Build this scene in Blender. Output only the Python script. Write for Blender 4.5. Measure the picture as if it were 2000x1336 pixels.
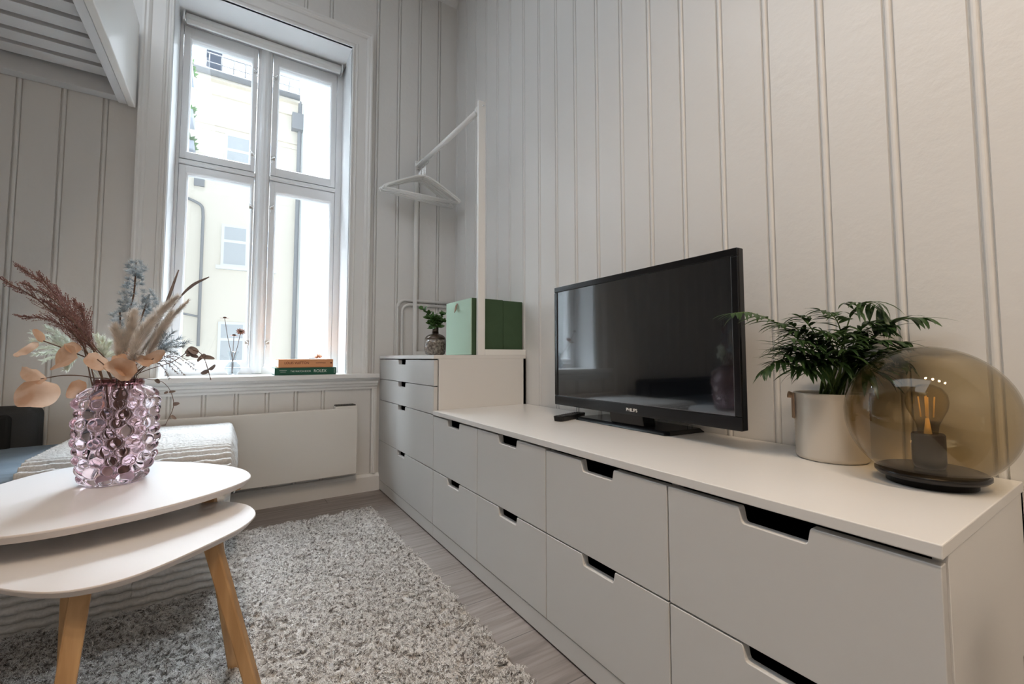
import bpy, bmesh, math, random
from mathutils import Vector, Matrix, noise
random.seed(7)
for o in list(bpy.data.objects): bpy.data.objects.remove(o)
S = bpy.context.scene
C = S.collection
PI = math.pi
sin, cos = math.sin, math.cos

# ------------------------------------------------------------------ camera
F_PX, CAM = 857.75, Vector((-1.17302, -2.61548, .74938))
RT = Vector((.82780, -.56102, -.00276)); UP = Vector((-.02889, -.04754, .99845)); FW = Vector((.56028, .82644, .05556))
cd = bpy.data.cameras.new('camera'); cam = bpy.data.objects.new('camera', cd); C.objects.link(cam)
cam.matrix_world = Matrix(((RT.x, UP.x, -FW.x, CAM.x), (RT.y, UP.y, -FW.y, CAM.y), (RT.z, UP.z, -FW.z, CAM.z), (0, 0, 0, 1)))
cd.sensor_width = 36; cd.lens = F_PX / 2000 * 36
cd.shift_x = -38.745 / 2000; cd.shift_y = -18.05 / 2000
cd.clip_start = .02; cd.clip_end = 100
S.camera = cam
# ------------------------------------------------------------------ light and exposure
S.view_settings.view_transform = 'Standard'; S.view_settings.look = 'None'
S.view_settings.exposure = 0.26; S.view_settings.gamma = 1; S.view_settings.use_curve_mapping = False
w = bpy.data.worlds.new('sky'); S.world = w; w.use_nodes = True
bgn = w.node_tree.nodes['Background']; bgn.inputs[0].default_value = (.84, .92, 1, 1); bgn.inputs[1].default_value = 1.15

def area(name, loc, size, energy, col, target=None, sizey=None, shape='RECTANGLE'):
    l = bpy.data.lights.new(name, 'AREA'); l.energy = energy; l.color = col; l.shape = shape
    l.size = size; l.size_y = sizey or size
    o = bpy.data.objects.new(name, l); C.objects.link(o); o.location = loc
    if target is not None:
        o.rotation_euler = (Vector(target) - Vector(loc)).to_track_quat('-Z', 'Y').to_euler()
    return o
# daylight portal in the window opening
po = area('window_portal', (-1.05, .34, 1.6), .8, 1, (1, 1, 1), (-1.05, -1, 1.6), 1.9)
po.data.cycles.is_portal = True
# soft daylight from the bright sky above the courtyard roofs
sl_ = bpy.data.lights.new('sky_sun', 'SUN'); sl_.energy = 64; sl_.angle = math.radians(66); sl_.color = (.82, .90, 1)
so_ = bpy.data.objects.new('sky_sun', sl_); C.objects.link(so_); so_.rotation_euler = Vector((.15, -.80, -1.0)).to_track_quat('-Z', 'Y').to_euler()

# ------------------------------------------------------------------ materials
def mat(name, col, rough=.5, spec=.5, metal=0, bump=0, bscale=60, var=0, vscale=8, trans=0, ior=1.45, emis=None, estr=0, stretch=(1, 1, 1), coat=0, col2=None, sss=0):
    m = bpy.data.materials.new(name); m.use_nodes = True
    nt = m.node_tree; b = nt.nodes['Principled BSDF']
    b.inputs['Base Color'].default_value = (*col, 1); b.inputs['Roughness'].default_value = rough
    b.inputs['Specular IOR Level'].default_value = spec; b.inputs['Metallic'].default_value = metal
    b.inputs['Transmission Weight'].default_value = trans; b.inputs['IOR'].default_value = ior
    b.inputs['Coat Weight'].default_value = coat
    if sss: b.inputs['Subsurface Weight'].default_value = sss
    if emis: b.inputs['Emission Color'].default_value = (*emis, 1); b.inputs['Emission Strength'].default_value = estr
    tc = nt.nodes.new('ShaderNodeTexCoord'); mp = nt.nodes.new('ShaderNodeMapping')
    mp.inputs['Scale'].default_value = stretch
    nt.links.new(tc.outputs['Object'], mp.inputs[0])
    if var or col2:
        n = nt.nodes.new('ShaderNodeTexNoise'); n.inputs['Scale'].default_value = vscale; n.inputs['Detail'].default_value = 4
        nt.links.new(mp.outputs[0], n.inputs[0])
        r = nt.nodes.new('ShaderNodeValToRGB'); r.color_ramp.elements[0].position = .3; r.color_ramp.elements[1].position = .7
        c2 = col2 or tuple(c * (1 - var) for c in col)
        r.color_ramp.elements[0].color = (*c2, 1); r.color_ramp.elements[1].color = (*col, 1)
        nt.links.new(n.outputs[0], r.inputs[0]); nt.links.new(r.outputs[0], b.inputs['Base Color'])
    if bump:
        n = nt.nodes.new('ShaderNodeTexNoise'); n.inputs['Scale'].default_value = bscale; n.inputs['Detail'].default_value = 5
        nt.links.new(mp.outputs[0], n.inputs[0])
        bp = nt.nodes.new('ShaderNodeBump'); bp.inputs['Strength'].default_value = bump; bp.inputs['Distance'].default_value = .004
        nt.links.new(n.outputs[0], bp.inputs['Height']); nt.links.new(bp.outputs[0], b.inputs['Normal'])
    return m
def thin_glass(name, tint, ior=1.45, rough=0):
    m = bpy.data.materials.new(name); m.use_nodes = True; nt = m.node_tree; nt.nodes.clear()
    o = nt.nodes.new('ShaderNodeOutputMaterial'); mx = nt.nodes.new('ShaderNodeMixShader')
    t = nt.nodes.new('ShaderNodeBsdfTransparent'); t.inputs[0].default_value = (*tint, 1)
    g = nt.nodes.new('ShaderNodeBsdfGlossy'); g.inputs['Roughness'].default_value = rough
    f = nt.nodes.new('ShaderNodeFresnel')
    ge = nt.nodes.new('ShaderNodeNewGeometry'); mr = nt.nodes.new('ShaderNodeMapRange')   # same reflectance from either side of the thin wall
    mr.inputs['To Min'].default_value = ior; mr.inputs['To Max'].default_value = 1 / ior
    nt.links.new(ge.outputs['Backfacing'], mr.inputs['Value']); nt.links.new(mr.outputs[0], f.inputs[0])
    nt.links.new(f.outputs[0], mx.inputs[0]); nt.links.new(t.outputs[0], mx.inputs[1]); nt.links.new(g.outputs[0], mx.inputs[2])
    nt.links.new(mx.outputs[0], o.inputs[0]); return m
def wood(name, c1, c2, stretch, scale=3, rough=.45, rot=(0, 0, 0)):
    m = mat(name, c1, rough); nt = m.node_tree; b = nt.nodes['Principled BSDF']
    tc = nt.nodes.new('ShaderNodeTexCoord'); mp = nt.nodes.new('ShaderNodeMapping'); mp.inputs['Scale'].default_value = stretch
    mp.inputs['Rotation'].default_value = rot
    n = nt.nodes.new('ShaderNodeTexNoise'); n.inputs['Scale'].default_value = scale; n.inputs['Detail'].default_value = 8; n.inputs['Distortion'].default_value = .4
    r = nt.nodes.new('ShaderNodeValToRGB'); r.color_ramp.elements[0].position = .35; r.color_ramp.elements[1].position = .66
    r.color_ramp.elements[0].color = (*c2, 1); r.color_ramp.elements[1].color = (*c1, 1)
    nt.links.new(tc.outputs['Object'], mp.inputs[0]); nt.links.new(mp.outputs[0], n.inputs[0])
    nt.links.new(n.outputs[0], r.inputs[0]); nt.links.new(r.outputs[0], b.inputs['Base Color'])
    return m
def planks(name):
    m = mat(name, (.3, .27, .25), .42); nt = m.node_tree; b = nt.nodes['Principled BSDF']
    tc = nt.nodes.new('ShaderNodeTexCoord')
    br = nt.nodes.new('ShaderNodeTexBrick'); br.offset = .37; br.inputs['Scale'].default_value = 1
    br.inputs['Brick Width'].default_value = 1.3; br.inputs['Row Height'].default_value = .21; br.inputs['Mortar Size'].default_value = .0016
    br.inputs['Color1'].default_value = (.31, .275, .26, 1); br.inputs['Color2'].default_value = (.235, .205, .19, 1); br.inputs['Mortar'].default_value = (.12, .105, .1, 1)
    mb = nt.nodes.new('ShaderNodeMapping'); mb.inputs['Location'].default_value = (.27, .11, 0)
    nt.links.new(tc.outputs['Object'], mb.inputs[0]); nt.links.new(mb.outputs[0], br.inputs[0])
    mp = nt.nodes.new('ShaderNodeMapping'); mp.inputs['Scale'].default_value = (1.5, 22, 1)
    n = nt.nodes.new('ShaderNodeTexNoise'); n.inputs['Scale'].default_value = 3; n.inputs['Detail'].default_value = 9; n.inputs['Distortion'].default_value = .6
    nt.links.new(tc.outputs['Object'], mp.inputs[0]); nt.links.new(mp.outputs[0], n.inputs[0])
    r = nt.nodes.new('ShaderNodeValToRGB'); r.color_ramp.elements[0].position = .32; r.color_ramp.elements[1].position = .7
    r.color_ramp.elements[0].color = (.66, .64, .62, 1); r.color_ramp.elements[1].color = (1.1, 1.1, 1.1, 1)
    nt.links.new(n.outputs[0], r.inputs[0])
    mx = nt.nodes.new('ShaderNodeMixRGB'); mx.blend_type = 'MULTIPLY'; mx.inputs[0].default_value = 1
    nt.links.new(br.outputs[0], mx.inputs[1]); nt.links.new(r.outputs[0], mx.inputs[2]); nt.links.new(mx.outputs[0], b.inputs['Base Color'])
    bp = nt.nodes.new('ShaderNodeBump'); bp.inputs['Strength'].default_value = .15; bp.inputs['Distance'].default_value = .002
    nt.links.new(n.outputs[0], bp.inputs['Height']); nt.links.new(bp.outputs[0], b.inputs['Normal'])
    return m

M_WALL = mat('wall_paint', (.75, .745, .73), .30, .5, bump=.28, bscale=38)
M_TRIM = mat('trim_paint', (.80, .80, .79), .3, .5, bump=.1, bscale=60)
M_SASH = mat('sash_paint', (.80, .81, .82), .3, .5, bump=.08, bscale=60)
M_CEIL = mat('ceiling_paint', (.8, .8, .79), .7)
M_FLOOR = planks('laminate_planks')
M_FOIL = mat('white_foil', (.74, .73, .71), .3, .5, bump=.04, bscale=150)
M_FRONT = mat('drawer_front_lacquer', (.62, .615, .60), .42, .4, bump=.03, bscale=150)
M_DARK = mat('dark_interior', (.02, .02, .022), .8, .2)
M_METAL = mat('white_metal', (.84, .84, .82), .35, .5)
M_HEAT = mat('heater_enamel', (.74, .72, .68), .45, .4)
M_GREY = mat('dark_plastic', (.06, .06, .055), .5)
M_BLACK = mat('black_gloss_plastic', (.006, .006, .007), .18, .5)
M_BLACKM = mat('black_matt_plastic', (.010, .010, .011), .45, .4)
M_SCREEN = mat('screen_glass', (.004, .005, .007), .06, 1.0, coat=1)
M_CHROME = mat('chrome', (.8, .8, .8), .18, metal=1)
M_PANE = thin_glass('window_glass', (.97, .985, .98), 1.5)
M_TABLE = mat('white_table_lacquer', (.80, .79, .80), .28, .5)
M_EDGE = mat('table_edge', (.62, .575, .55), .4)
M_OAK = wood('light_oak', (.50, .31, .15), (.36, .205, .09), (14, 14, 1.2), 3)
M_SOFA = mat('blue_grey_velvet', (.21, .27, .33), .75, .3, bump=.3, bscale=35, col2=(.15, .20, .255), vscale=6)
M_SOFADK = mat('charcoal_fabric', (.045, .048, .05), .8, .3, bump=.3, bscale=300)
M_SOFABK = mat('charcoal_soft', (.020, .021, .021), .85, .2)
M_GREEN = mat('green_felt_cardboard', (.060, .105, .058), .8, .2, bump=.15, bscale=300, var=.08, vscale=30)
M_MINT = mat('mint_paper', (.50, .68, .56), .8, .2, bump=.1, bscale=300)
M_LEATHER = mat('tan_leather', (.34, .22, .14), .55)
M_SPINEO = mat('orange_cloth', (.74, .34, .16), .7)
M_SPINEG = mat('green_cover', (.012, .10, .06), .4)
M_PAPER = mat('page_paper', (.8, .78, .72), .8)
M_INKR = mat('brown_ink', (.16, .02, .01), .6)
M_INKW = mat('pale_ink', (.78, .82, .78), .5)
M_BOTTLE = mat('speckled_glaze', (.34, .29, .25), .2, .6, col2=(.03, .02, .016), vscale=95, bump=.2, bscale=90, coat=.5)
M_BRONZE = mat('dark_bronze_glass', (.10, .075, .06), .12, .6, metal=.5)
M_LEAF = mat('leaf_green', (.085, .19, .05), .42, .45, var=.45, vscale=20)
M_LEAFD = mat('palm_green', (.058, .115, .036), .38, .5, var=.4, vscale=25)
M_STEMG = mat('palm_stem', (.10, .17, .04), .5)
M_SOIL = mat('soil', (.03, .02, .015), .9)
M_POT = mat('ribbed_pearl_glaze', (.62, .57, .50), .35, .5, metal=.25)
M_SMOKE = thin_glass('smoked_glass', (.88, .835, .74), 1.42)
M_BULB = thin_glass('amber_bulb_glass', (.985, .945, .86), 1.4)
M_FIL = mat('filament', (.80, .48, .16), .4, emis=(1, .6, .2), estr=.12)
M_SOCKET = mat('lamp_socket', (.02, .014, .012), .45)
M_BASE = mat('lamp_base', (.014, .011, .009), .25)
M_PINK = mat('pink_glass', (.985, .84, .90), .02, .5, trans=1, ior=1.30)
M_CLEAR = thin_glass('clear_glass', (.90, .92, .93), 1.6)
M_RED = mat('dried_millet', (.34, .18, .155), .8, col2=(.11, .045, .04), vscale=160)
M_PEACH = mat('dried_leaf', (.76, .56, .42), .7, .2, col2=(.58, .33, .20), vscale=22)
M_PAMPAS = mat('pampas_beige', (.95, .89, .83), .9, .1, var=.25, vscale=60)
M_FROST = mat('frosted_needles', (.62, .67, .70), .8, .2, col2=(.27, .33, .37), vscale=60)
M_PALE = mat('pale_fern', (.86, .90, .82), .8, .2)
M_TWIG = mat('brown_twig', (.14, .085, .06), .8)
M_EUC = mat('grey_brown_leaf', (.25, .20, .18), .7, var=.3, vscale=60)
M_PETAL = mat('faded_petal', (.40, .20, .15), .8)
M_YEL = mat('facade_cream', (.87, .80, .70), .9, .1, bump=.3, bscale=3)
M_WHF = mat('facade_white', (.84, .87, .88), .9, .1)
M_ROOF = mat('roof_slate', (.13, .145, .18), .8, bump=.6, bscale=6, var=.2, vscale=4)
M_PIPE = mat('zinc_pipe', (.32, .32, .33), .6)
M_CURT = mat('window_curtain', (.58, .60, .62), .8)
M_OUTW = mat('outside_window_paint', (.86, .87, .88), .7)
M_RAIL = mat('balcony_rail', (.40, .43, .50), .6)
M_STEEL = mat('brushed_steel', (.55, .53, .50), .3, metal=1)
M_LOFT = mat('loft_paint', (.74, .76, .78), .45)
M_BED = mat('grey_mattress_cover', (.12, .13, .15), .9)
M_SPOT = mat('spot_lens', (1, .9, .8), .5, emis=(1, .82, .62), estr=30)
M_RUGB = mat('rug_backing', (.50, .47, .44), .95)
M_KNIT = mat('knitted_wool', (.60, .595, .585), .95, .1, bump=.35, bscale=260, var=.10, vscale=200)
def pile_mat():
    m = bpy.data.materials.new('rug_pile'); m.use_nodes = True; nt = m.node_tree; b = nt.nodes['Principled BSDF']
    h = nt.nodes.new('ShaderNodeHairInfo'); r = nt.nodes.new('ShaderNodeValToRGB')
    e = r.color_ramp.elements; e[0].position = 0; e[0].color = (.16, .145, .135, 1); e[1].position = 1; e[1].color = (.86, .85, .84, 1)
    x = e.new(.10); x.color = (.26, .24, .22, 1); x = e.new(.18); x.color = (.70, .68, .66, 1)
    tc = nt.nodes.new('ShaderNodeTexCoord'); n = nt.nodes.new('ShaderNodeTexNoise'); n.inputs['Scale'].default_value = 95; n.inputs['Detail'].default_value = 3
    nt.links.new(tc.outputs['Object'], n.inputs[0])
    r2 = nt.nodes.new('ShaderNodeValToRGB'); r2.color_ramp.elements[0].position = .38; r2.color_ramp.elements[0].color = (.30, .28, .27, 1); r2.color_ramp.elements[1].position = .47; r2.color_ramp.elements[1].color = (1, 1, 1, 1)
    nt.links.new(n.outputs[0], r2.inputs[0])
    mx = nt.nodes.new('ShaderNodeMixRGB'); mx.blend_type = 'MULTIPLY'; mx.inputs[0].default_value = 1
    nt.links.new(h.outputs['Random'], r.inputs[0]); nt.links.new(r.outputs[0], mx.inputs[1]); nt.links.new(r2.outputs[0], mx.inputs[2]); nt.links.new(mx.outputs[0], b.inputs['Base Color'])
    b.inputs['Roughness'].default_value = .9; b.inputs['Specular IOR Level'].default_value = .15
    return m
M_PILE = pile_mat()

def translucent(m, amt):
    nt = m.node_tree; b = nt.nodes['Principled BSDF']; o = [n for n in nt.nodes if n.type == 'OUTPUT_MATERIAL'][0]
    t = nt.nodes.new('ShaderNodeBsdfTranslucent'); mx = nt.nodes.new('ShaderNodeMixShader'); mx.inputs[0].default_value = amt
    if b.inputs['Base Color'].links: nt.links.new(b.inputs['Base Color'].links[0].from_socket, t.inputs[0])
    else: t.inputs[0].default_value = b.inputs['Base Color'].default_value
    nt.links.new(b.outputs[0], mx.inputs[1]); nt.links.new(t.outputs[0], mx.inputs[2]); nt.links.new(mx.outputs[0], o.inputs[0])
for m_ in (M_PAMPAS, M_PEACH, M_PALE, M_FROST): translucent(m_, .45)
for m_ in (M_LEAF, M_LEAFD): translucent(m_, .3)
# ------------------------------------------------------------------ mesh helpers
def V(*a): return Vector(a)
class MB:
    def __init__(s): s.v = []; s.f = []; s.sm = []
    def add(s, vs, fs, smooth=False):
        n = len(s.v); s.v += [tuple(p) for p in vs]; s.f += [tuple(i + n for i in f) for f in fs]; s.sm += [smooth] * len(fs); return s
    def box(s, x0, x1, y0, y1, z0, z1):
        return s.hexa([(x0, y0, z0), (x1, y0, z0), (x1, y1, z0), (x0, y1, z0)], [(x0, y0, z1), (x1, y0, z1), (x1, y1, z1), (x0, y1, z1)])
    def hexa(s, a, b):
        n = len(a); fs = [tuple(reversed(range(n))), tuple(range(n, 2 * n))] + [(i, (i + 1) % n, n + (i + 1) % n, n + i) for i in range(n)]
        return s.add(list(a) + list(b), fs)
    def tube(s, pts, r, n=8, cap=True, smooth=True):
        pts = [Vector(p) for p in pts]
        if not isinstance(r, (list, tuple)): r = [r] * len(pts)
        vs = []; prev = None
        for i, p in enumerate(pts):
            t = (pts[min(i + 1, len(pts) - 1)] - pts[max(i - 1, 0)]).normalized()
            if prev is None:
                a = t.orthogonal().normalized()
            else:
                a = (prev - t * prev.dot(t)); a = a.normalized() if a.length > 1e-6 else t.orthogonal().normalized()
            prev = a; b = t.cross(a)
            for k in range(n): vs.append(p + (a * cos(2 * PI * k / n) + b * sin(2 * PI * k / n)) * r[i])
        fs = [(i * n + k, i * n + (k + 1) % n, (i + 1) * n + (k + 1) % n, (i + 1) * n + k) for i in range(len(pts) - 1) for k in range(n)]
        if cap and n > 2: fs += [tuple(reversed(range(n))), tuple(range((len(pts) - 1) * n, len(pts) * n))]
        return s.add(vs, fs, smooth)
    def lathe(s, prof, c=(0, 0, 0), n=48, smooth=True, closed=False):
        vs = []; m = len(prof)
        for (r, z) in prof:
            for k in range(n): vs.append((c[0] + r * cos(2 * PI * k / n), c[1] + r * sin(2 * PI * k / n), c[2] + z))
        fs = [(i * n + k, i * n + (k + 1) % n, (i + 1) * n + (k + 1) % n, (i + 1) * n + k) for i in range(m - 1) for k in range(n)]
        if closed: fs += [((m - 1) * n + k, (m - 1) * n + (k + 1) % n, (k + 1) % n, k) for k in range(n)]
        else:
            if prof[0][0] > 1e-5: fs.append(tuple(reversed(range(n))))
            if prof[-1][0] > 1e-5: fs.append(tuple(range((m - 1) * n, m * n)))
        return s.add(vs, fs, smooth)
    def octa(s, p, d, l, r):
        p = Vector(p); d = Vector(d).normalized(); a = d.orthogonal().normalized(); b = d.cross(a)
        vs = [p - d * l, p + a * r, p + b * r, p - a * r, p - b * r, p + d * l]
        return s.add(vs, [(0, 2, 1), (0, 3, 2), (0, 4, 3), (0, 1, 4), (5, 1, 2), (5, 2, 3), (5, 3, 4), (5, 4, 1)])
    def leaf(s, p, d, nrm, l, wd, curl=0., n=6, tip=1., cup=.15):
        """a leaf blade with a folded midrib; curls towards -normal"""
        p = Vector(p); d = Vector(d).normalized(); nrm = Vector(nrm); sd = d.cross(nrm)
        sd = sd.normalized() if sd.length > 1e-5 else d.orthogonal().normalized(); nn = sd.cross(d).normalized()
        vs = []; q = p.copy(); ang = 0
        for i in range(n + 1):
            t = i / n; ww = wd * .5 * (sin(PI * min(1, t ** .75 * .98 + .02)) ** tip if 0 < i < n else .03)
            dd = d * cos(ang) - nn * sin(ang); n2 = nn * cos(ang) + d * sin(ang)
            vs += [q - sd * ww + n2 * ww * cup, q, q + sd * ww + n2 * ww * cup]
            q = q + dd * (l / n); ang += curl / n
        fs = []
        for i in range(n):
            a = i * 3; fs += [(a, a + 1, a + 4, a + 3), (a + 1, a + 2, a + 5, a + 4)]
        return s.add(vs, fs, True)
    def grid(s, fn, nu, nv, smooth=True):
        vs = [fn(i / nu, j / nv) for i in range(nu + 1) for j in range(nv + 1)]
        fs = [(i * (nv + 1) + j, (i + 1) * (nv + 1) + j, (i + 1) * (nv + 1) + j + 1, i * (nv + 1) + j + 1) for i in range(nu) for j in range(nv)]
        return s.add(vs, fs, smooth)
    def prism(s, poly, fn0, fn1, smooth=False):
        return s.hexa([fn0(p) for p in poly], [fn1(p) for p in poly])
    def build(s, name, m, parent=None, bevel=0, solid=0, seg=2, origin=None, mats=None, subs=0):
        org = Vector((0, 0, 0))
        r = parent
        while r is not None:
            org = org + r.location; r = r.parent
        loc = Vector((0, 0, 0))
        if parent is None and s.v:
            if origin is None:
                xs = [p[0] for p in s.v]; ys = [p[1] for p in s.v]; zs = [p[2] for p in s.v]
                origin = ((min(xs) + max(xs)) / 2, (min(ys) + max(ys)) / 2, min(zs))
            loc = Vector(origin); org = loc
        me = bpy.data.meshes.new(name)
        me.from_pydata([(p[0] - org.x, p[1] - org.y, p[2] - org.z) for p in s.v], [], s.f)
        me.polygons.foreach_set('use_smooth', s.sm)
        me.materials.append(m); me.update()
        bm = bmesh.new(); bm.from_mesh(me); bmesh.ops.recalc_face_normals(bm, faces=bm.faces); bm.to_mesh(me); bm.free()
        o = bpy.data.objects.new(name, me); C.objects.link(o); o.location = loc
        if parent is not None: o.parent = parent
        if solid:
            md = o.modifiers.new('solid', 'SOLIDIFY'); md.thickness = solid; md.offset = 0
        if bevel:
            md = o.modifiers.new('bevel', 'BEVEL'); md.width = bevel; md.segments = seg; md.limit_method = 'ANGLE'; md.angle_limit = .6
            md.harden_normals = False
        if subs:
            md = o.modifiers.new('subsurf', 'SUBSURF'); md.levels = subs; md.render_levels = subs
        return o
def thing(name, loc, label, cat, group=None):
    o = bpy.data.objects.new(name, None); C.objects.link(o); o.location = loc; o.empty_display_size = .05
    return tag(o, label, cat, group)
def tag(o, label, cat, group=None, kind=None):
    o['label'] = label; o['category'] = cat
    if group: o['group'] = group
    if kind: o['kind'] = kind
    return o
def struct(o, label=None):
    o['kind'] = 'structure'
    if label: o['label'] = label
    return o
def copy_tree(o, parent=None):
    c = o.copy(); C.objects.link(c); c.parent = parent
    for ch in list(o.children): copy_tree(ch, c)
    return c
def text(txt, size, m, parent, loc, rot, name='lettering', align='LEFT', sx=1, ext=.0004):
    cu = bpy.data.curves.new(name, 'FONT'); cu.body = txt; cu.size = size; cu.align_x = align; cu.align_y = 'CENTER'; cu.extrude = ext
    t = bpy.data.objects.new(name, cu); C.objects.link(t)
    dg = bpy.context.evaluated_depsgraph_get(); me = bpy.data.meshes.new_from_object(t.evaluated_get(dg))
    bpy.data.objects.remove(t); me.materials.clear(); me.materials.append(m)
    o = bpy.data.objects.new(name, me); C.objects.link(o)
    org = Vector((0, 0, 0)); r = parent
    while r is not None: org = org + r.location; r = r.parent
    o.parent = parent; o.location = Vector(loc) - org; o.rotation_euler = rot; o.scale = (sx, 1, 1)
    return o
def spline(pts, n=12):
    pts = [Vector(p) for p in pts]; out = []
    P = [pts[0] * 2 - pts[1]] + pts + [pts[-1] * 2 - pts[-2]]
    for i in range(1, len(P) - 2):
        for k in range(n):
            t = k / n; a, b, c, d = P[i - 1], P[i], P[i + 1], P[i + 2]
            out.append(.5 * ((2 * b) + (c - a) * t + (2 * a - 5 * b + 4 * c - d) * t * t + (3 * b - a - 3 * c + d) * t ** 3))
    out.append(pts[-1]); return out
def at(u, v, dep):
    """world point seen at that pixel of the photograph, dep metres in front of the lens"""
    return CAM + (RT * ((u - 1038.745) / F_PX) + UP * (-(v - 649.95) / F_PX) + FW) * dep
rnd = random.uniform
def rv(): return Vector((rnd(-1, 1), rnd(-1, 1), rnd(-1, 1)))

def cspline(pts, n=12):
    pts = [Vector(p) for p in pts]; out = []; L_ = len(pts)
    for i in range(L_):
        a, b, c, d = pts[i - 1], pts[i], pts[(i + 1) % L_], pts[(i + 2) % L_]
        for k in range(n):
            t = k / n; out.append(.5 * ((2 * b) + (c - a) * t + (2 * a - 5 * b + 4 * c - d) * t * t + (3 * b - a - 3 * c + d) * t ** 3))
    return out
# ------------------------------------------------------------------ room shell
X0, Y0, H = -3.7, -4.6, 3.13
struct(MB().box(X0 - .2, .2, Y0 - .2, .3, -.15, 0).build('floor', M_FLOOR, origin=(0, 0, 0)))
struct(MB().box(X0 - .2, .2, Y0 - .2, .3, H, H + .15).build('ceiling', M_CEIL))
def groove_profile(a0, a1, gs, bw=.0135, dp=.0062):
    """(along, depth) profile of beaded boards; depth > 0 goes into the wall"""
    P = [(a0, 0)]
    for g in sorted(gs):
        if g - .016 < a0 or g + .016 > a1: continue
        P += [(g - bw * .5 - .0040, 0), (g - bw * .5 - .0025, dp), (g - bw * .5 - .001, dp), (g - bw * .42, .0005), (g - bw * .25, -.0018), (g, -.0024), (g + bw * .25, -.0018), (g + bw * .42, .0005),
              (g + bw * .5 + .001, dp), (g + bw * .5 + .0025, dp), (g + bw * .5 + .0040, 0)]
    P.append((a1, 0)); return P
def boards(mb, axis, pos, a0, a1, z0, z1, gs, sgn):
    P = groove_profile(a0, a1, gs)
    n = len(P); vs = []
    for z in (z0, z1):
        for a, d in P: vs.append((pos + sgn * d, a, z) if axis == 'x' else (a, pos + sgn * d, z))
    mb.add(vs, [(i, i + 1, n + i + 1, n + i) for i in range(n - 1)])
gr = [-.552 - .1335 * k + .1335 * 4 for k in range(34)]
mb = MB(); boards(mb, 'x', 0, Y0, 0, 0, H, gr, 1); mb.box(.008, .2, Y0, .3, 0, H); struct(mb.build('wall_right', M_WALL))
gb = [-.639 - .1293 * k + .1293 * 4 for k in range(28)]
OX0, OX1, OZ0, OZ1 = -1.462, -.646, .645, 2.552
mb = MB()
boards(mb, 'y', 0, X0, OX0, 0, H, gb, 1); boards(mb, 'y', 0, OX1, 0, 0, H, gb, 1)
boards(mb, 'y', 0, OX0, OX1, 0, OZ0, gb, 1); boards(mb, 'y', 0, OX0, OX1, OZ1, H, gb, 1)
mb.box(X0, OX0, .008, .4, 0, H); mb.box(OX1, .2, .008, .4, 0, H); mb.box(OX0, OX1, .008, .4, 0, OZ0); mb.box(OX0, OX1, .008, .4, OZ1, H)
struct(mb.build('wall_back', M_WALL))
struct(MB().box(X0 - .2, X0, Y0, .3, 0, H).build('wall_left', M_WALL)); struct(MB().box(X0, .2, Y0 - .2, Y0, 0, H).build('wall_front', M_WALL))
mb = MB(); mb.hexa([(-3.7, -.001, 0), (-3.7, -.022, 0), (-3.7, -.022, .080), (-3.7, -.014, .095), (-3.7, -.001, .095)], [(-.01, -.001, 0), (-.01, -.022, 0), (-.01, -.022, .080), (-.01, -.014, .095), (-.01, -.001, .095)])
struct(mb.build('baseboard_back', M_TRIM))
mb = MB(); mb.hexa([(-.001, -.03, 0), (-.022, -.03, 0), (-.022, -.03, .080), (-.014, -.03, .095), (-.001, -.03, .095)], [(-.001, Y0, 0), (-.022, Y0, 0), (-.022, Y0, .080), (-.014, Y0, .095), (-.001, Y0, .095)])
struct(mb.build('baseboard_right', M_TRIM))
mb = MB(); mb.hexa([(X0, -.001, H - .05), (X0, -.03, H - .012), (X0, -.03, H - .001), (X0, -.001, H - .001)], [(-.002, -.001, H - .05), (-.002, -.03, H - .012), (-.002, -.03, H - .001), (-.002, -.001, H - .001)])
struct(mb.build('trim_1', M_TRIM))

def sweep(mb, x0, x1, z0, z1, prof, open_bottom=False):
    """mitred frame: prof = [(offset outwards, y)] around the rectangle"""
    ring = []
    for o, y in prof:
        if open_bottom: ring.append([(x0 - o, y, z0), (x0 - o, y, z1 + o), (x1 + o, y, z1 + o), (x1 + o, y, z0)])
        else: ring.append([(x0 - o, y, z0 - o), (x0 - o, y, z1 + o), (x1 + o, y, z1 + o), (x1 + o, y, z0 - o)])
    vs = [p for r_ in ring for p in r_]; fs = []
    m = len(ring)
    for i in range(m if not open_bottom else m - 1):
        j = (i + 1) % m
        for k in range(3 if open_bottom else 4):
            k2 = (k + 1) % 4; fs.append((i * 4 + k, i * 4 + k2, j * 4 + k2, j * 4 + k))
    if open_bottom: fs += [tuple(i * 4 for i in range(m)), tuple(i * 4 + 3 for i in reversed(range(m)))]
    mb.add(vs, fs)

# ------------------------------------------------------------------ window
win = bpy.data.objects.new('window_1', None); C.objects.link(win); win.location = (-1.054, .24, .66); struct(win)
mb = MB()   # lining of the deep reveal
mb.box(OX0 - .001, OX0 + .010, -.012, .40, OZ0, OZ1); mb.box(OX1 - .010, OX1 + .001, -.012, .40, OZ0, OZ1); mb.box(OX0, OX1, -.012, .40, OZ1 - .010, OZ1 + .001)
mb.build('window_lining', M_SASH, win)
mb = MB()   # profiled casing on the wall
sweep(mb, OX0 + .010, OX1 - .010, .66, OZ1 - .010, [(0, 0), (0, -.016), (.003, -.021), (.010, -.021), (.013, -.014), (.020, -.014), (.024, -.019), (.030, -.020), (.033, -.015), (.078, -.015), (.082, -.021), (.090, -.026), (.098, -.026), (.104, -.030), (.112, -.030), (.114, 0)], True)
mb.build('window_casing', M_TRIM, win)
mb = MB()
fx0, fx1 = OX0 + .010, OX1 - .010
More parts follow.
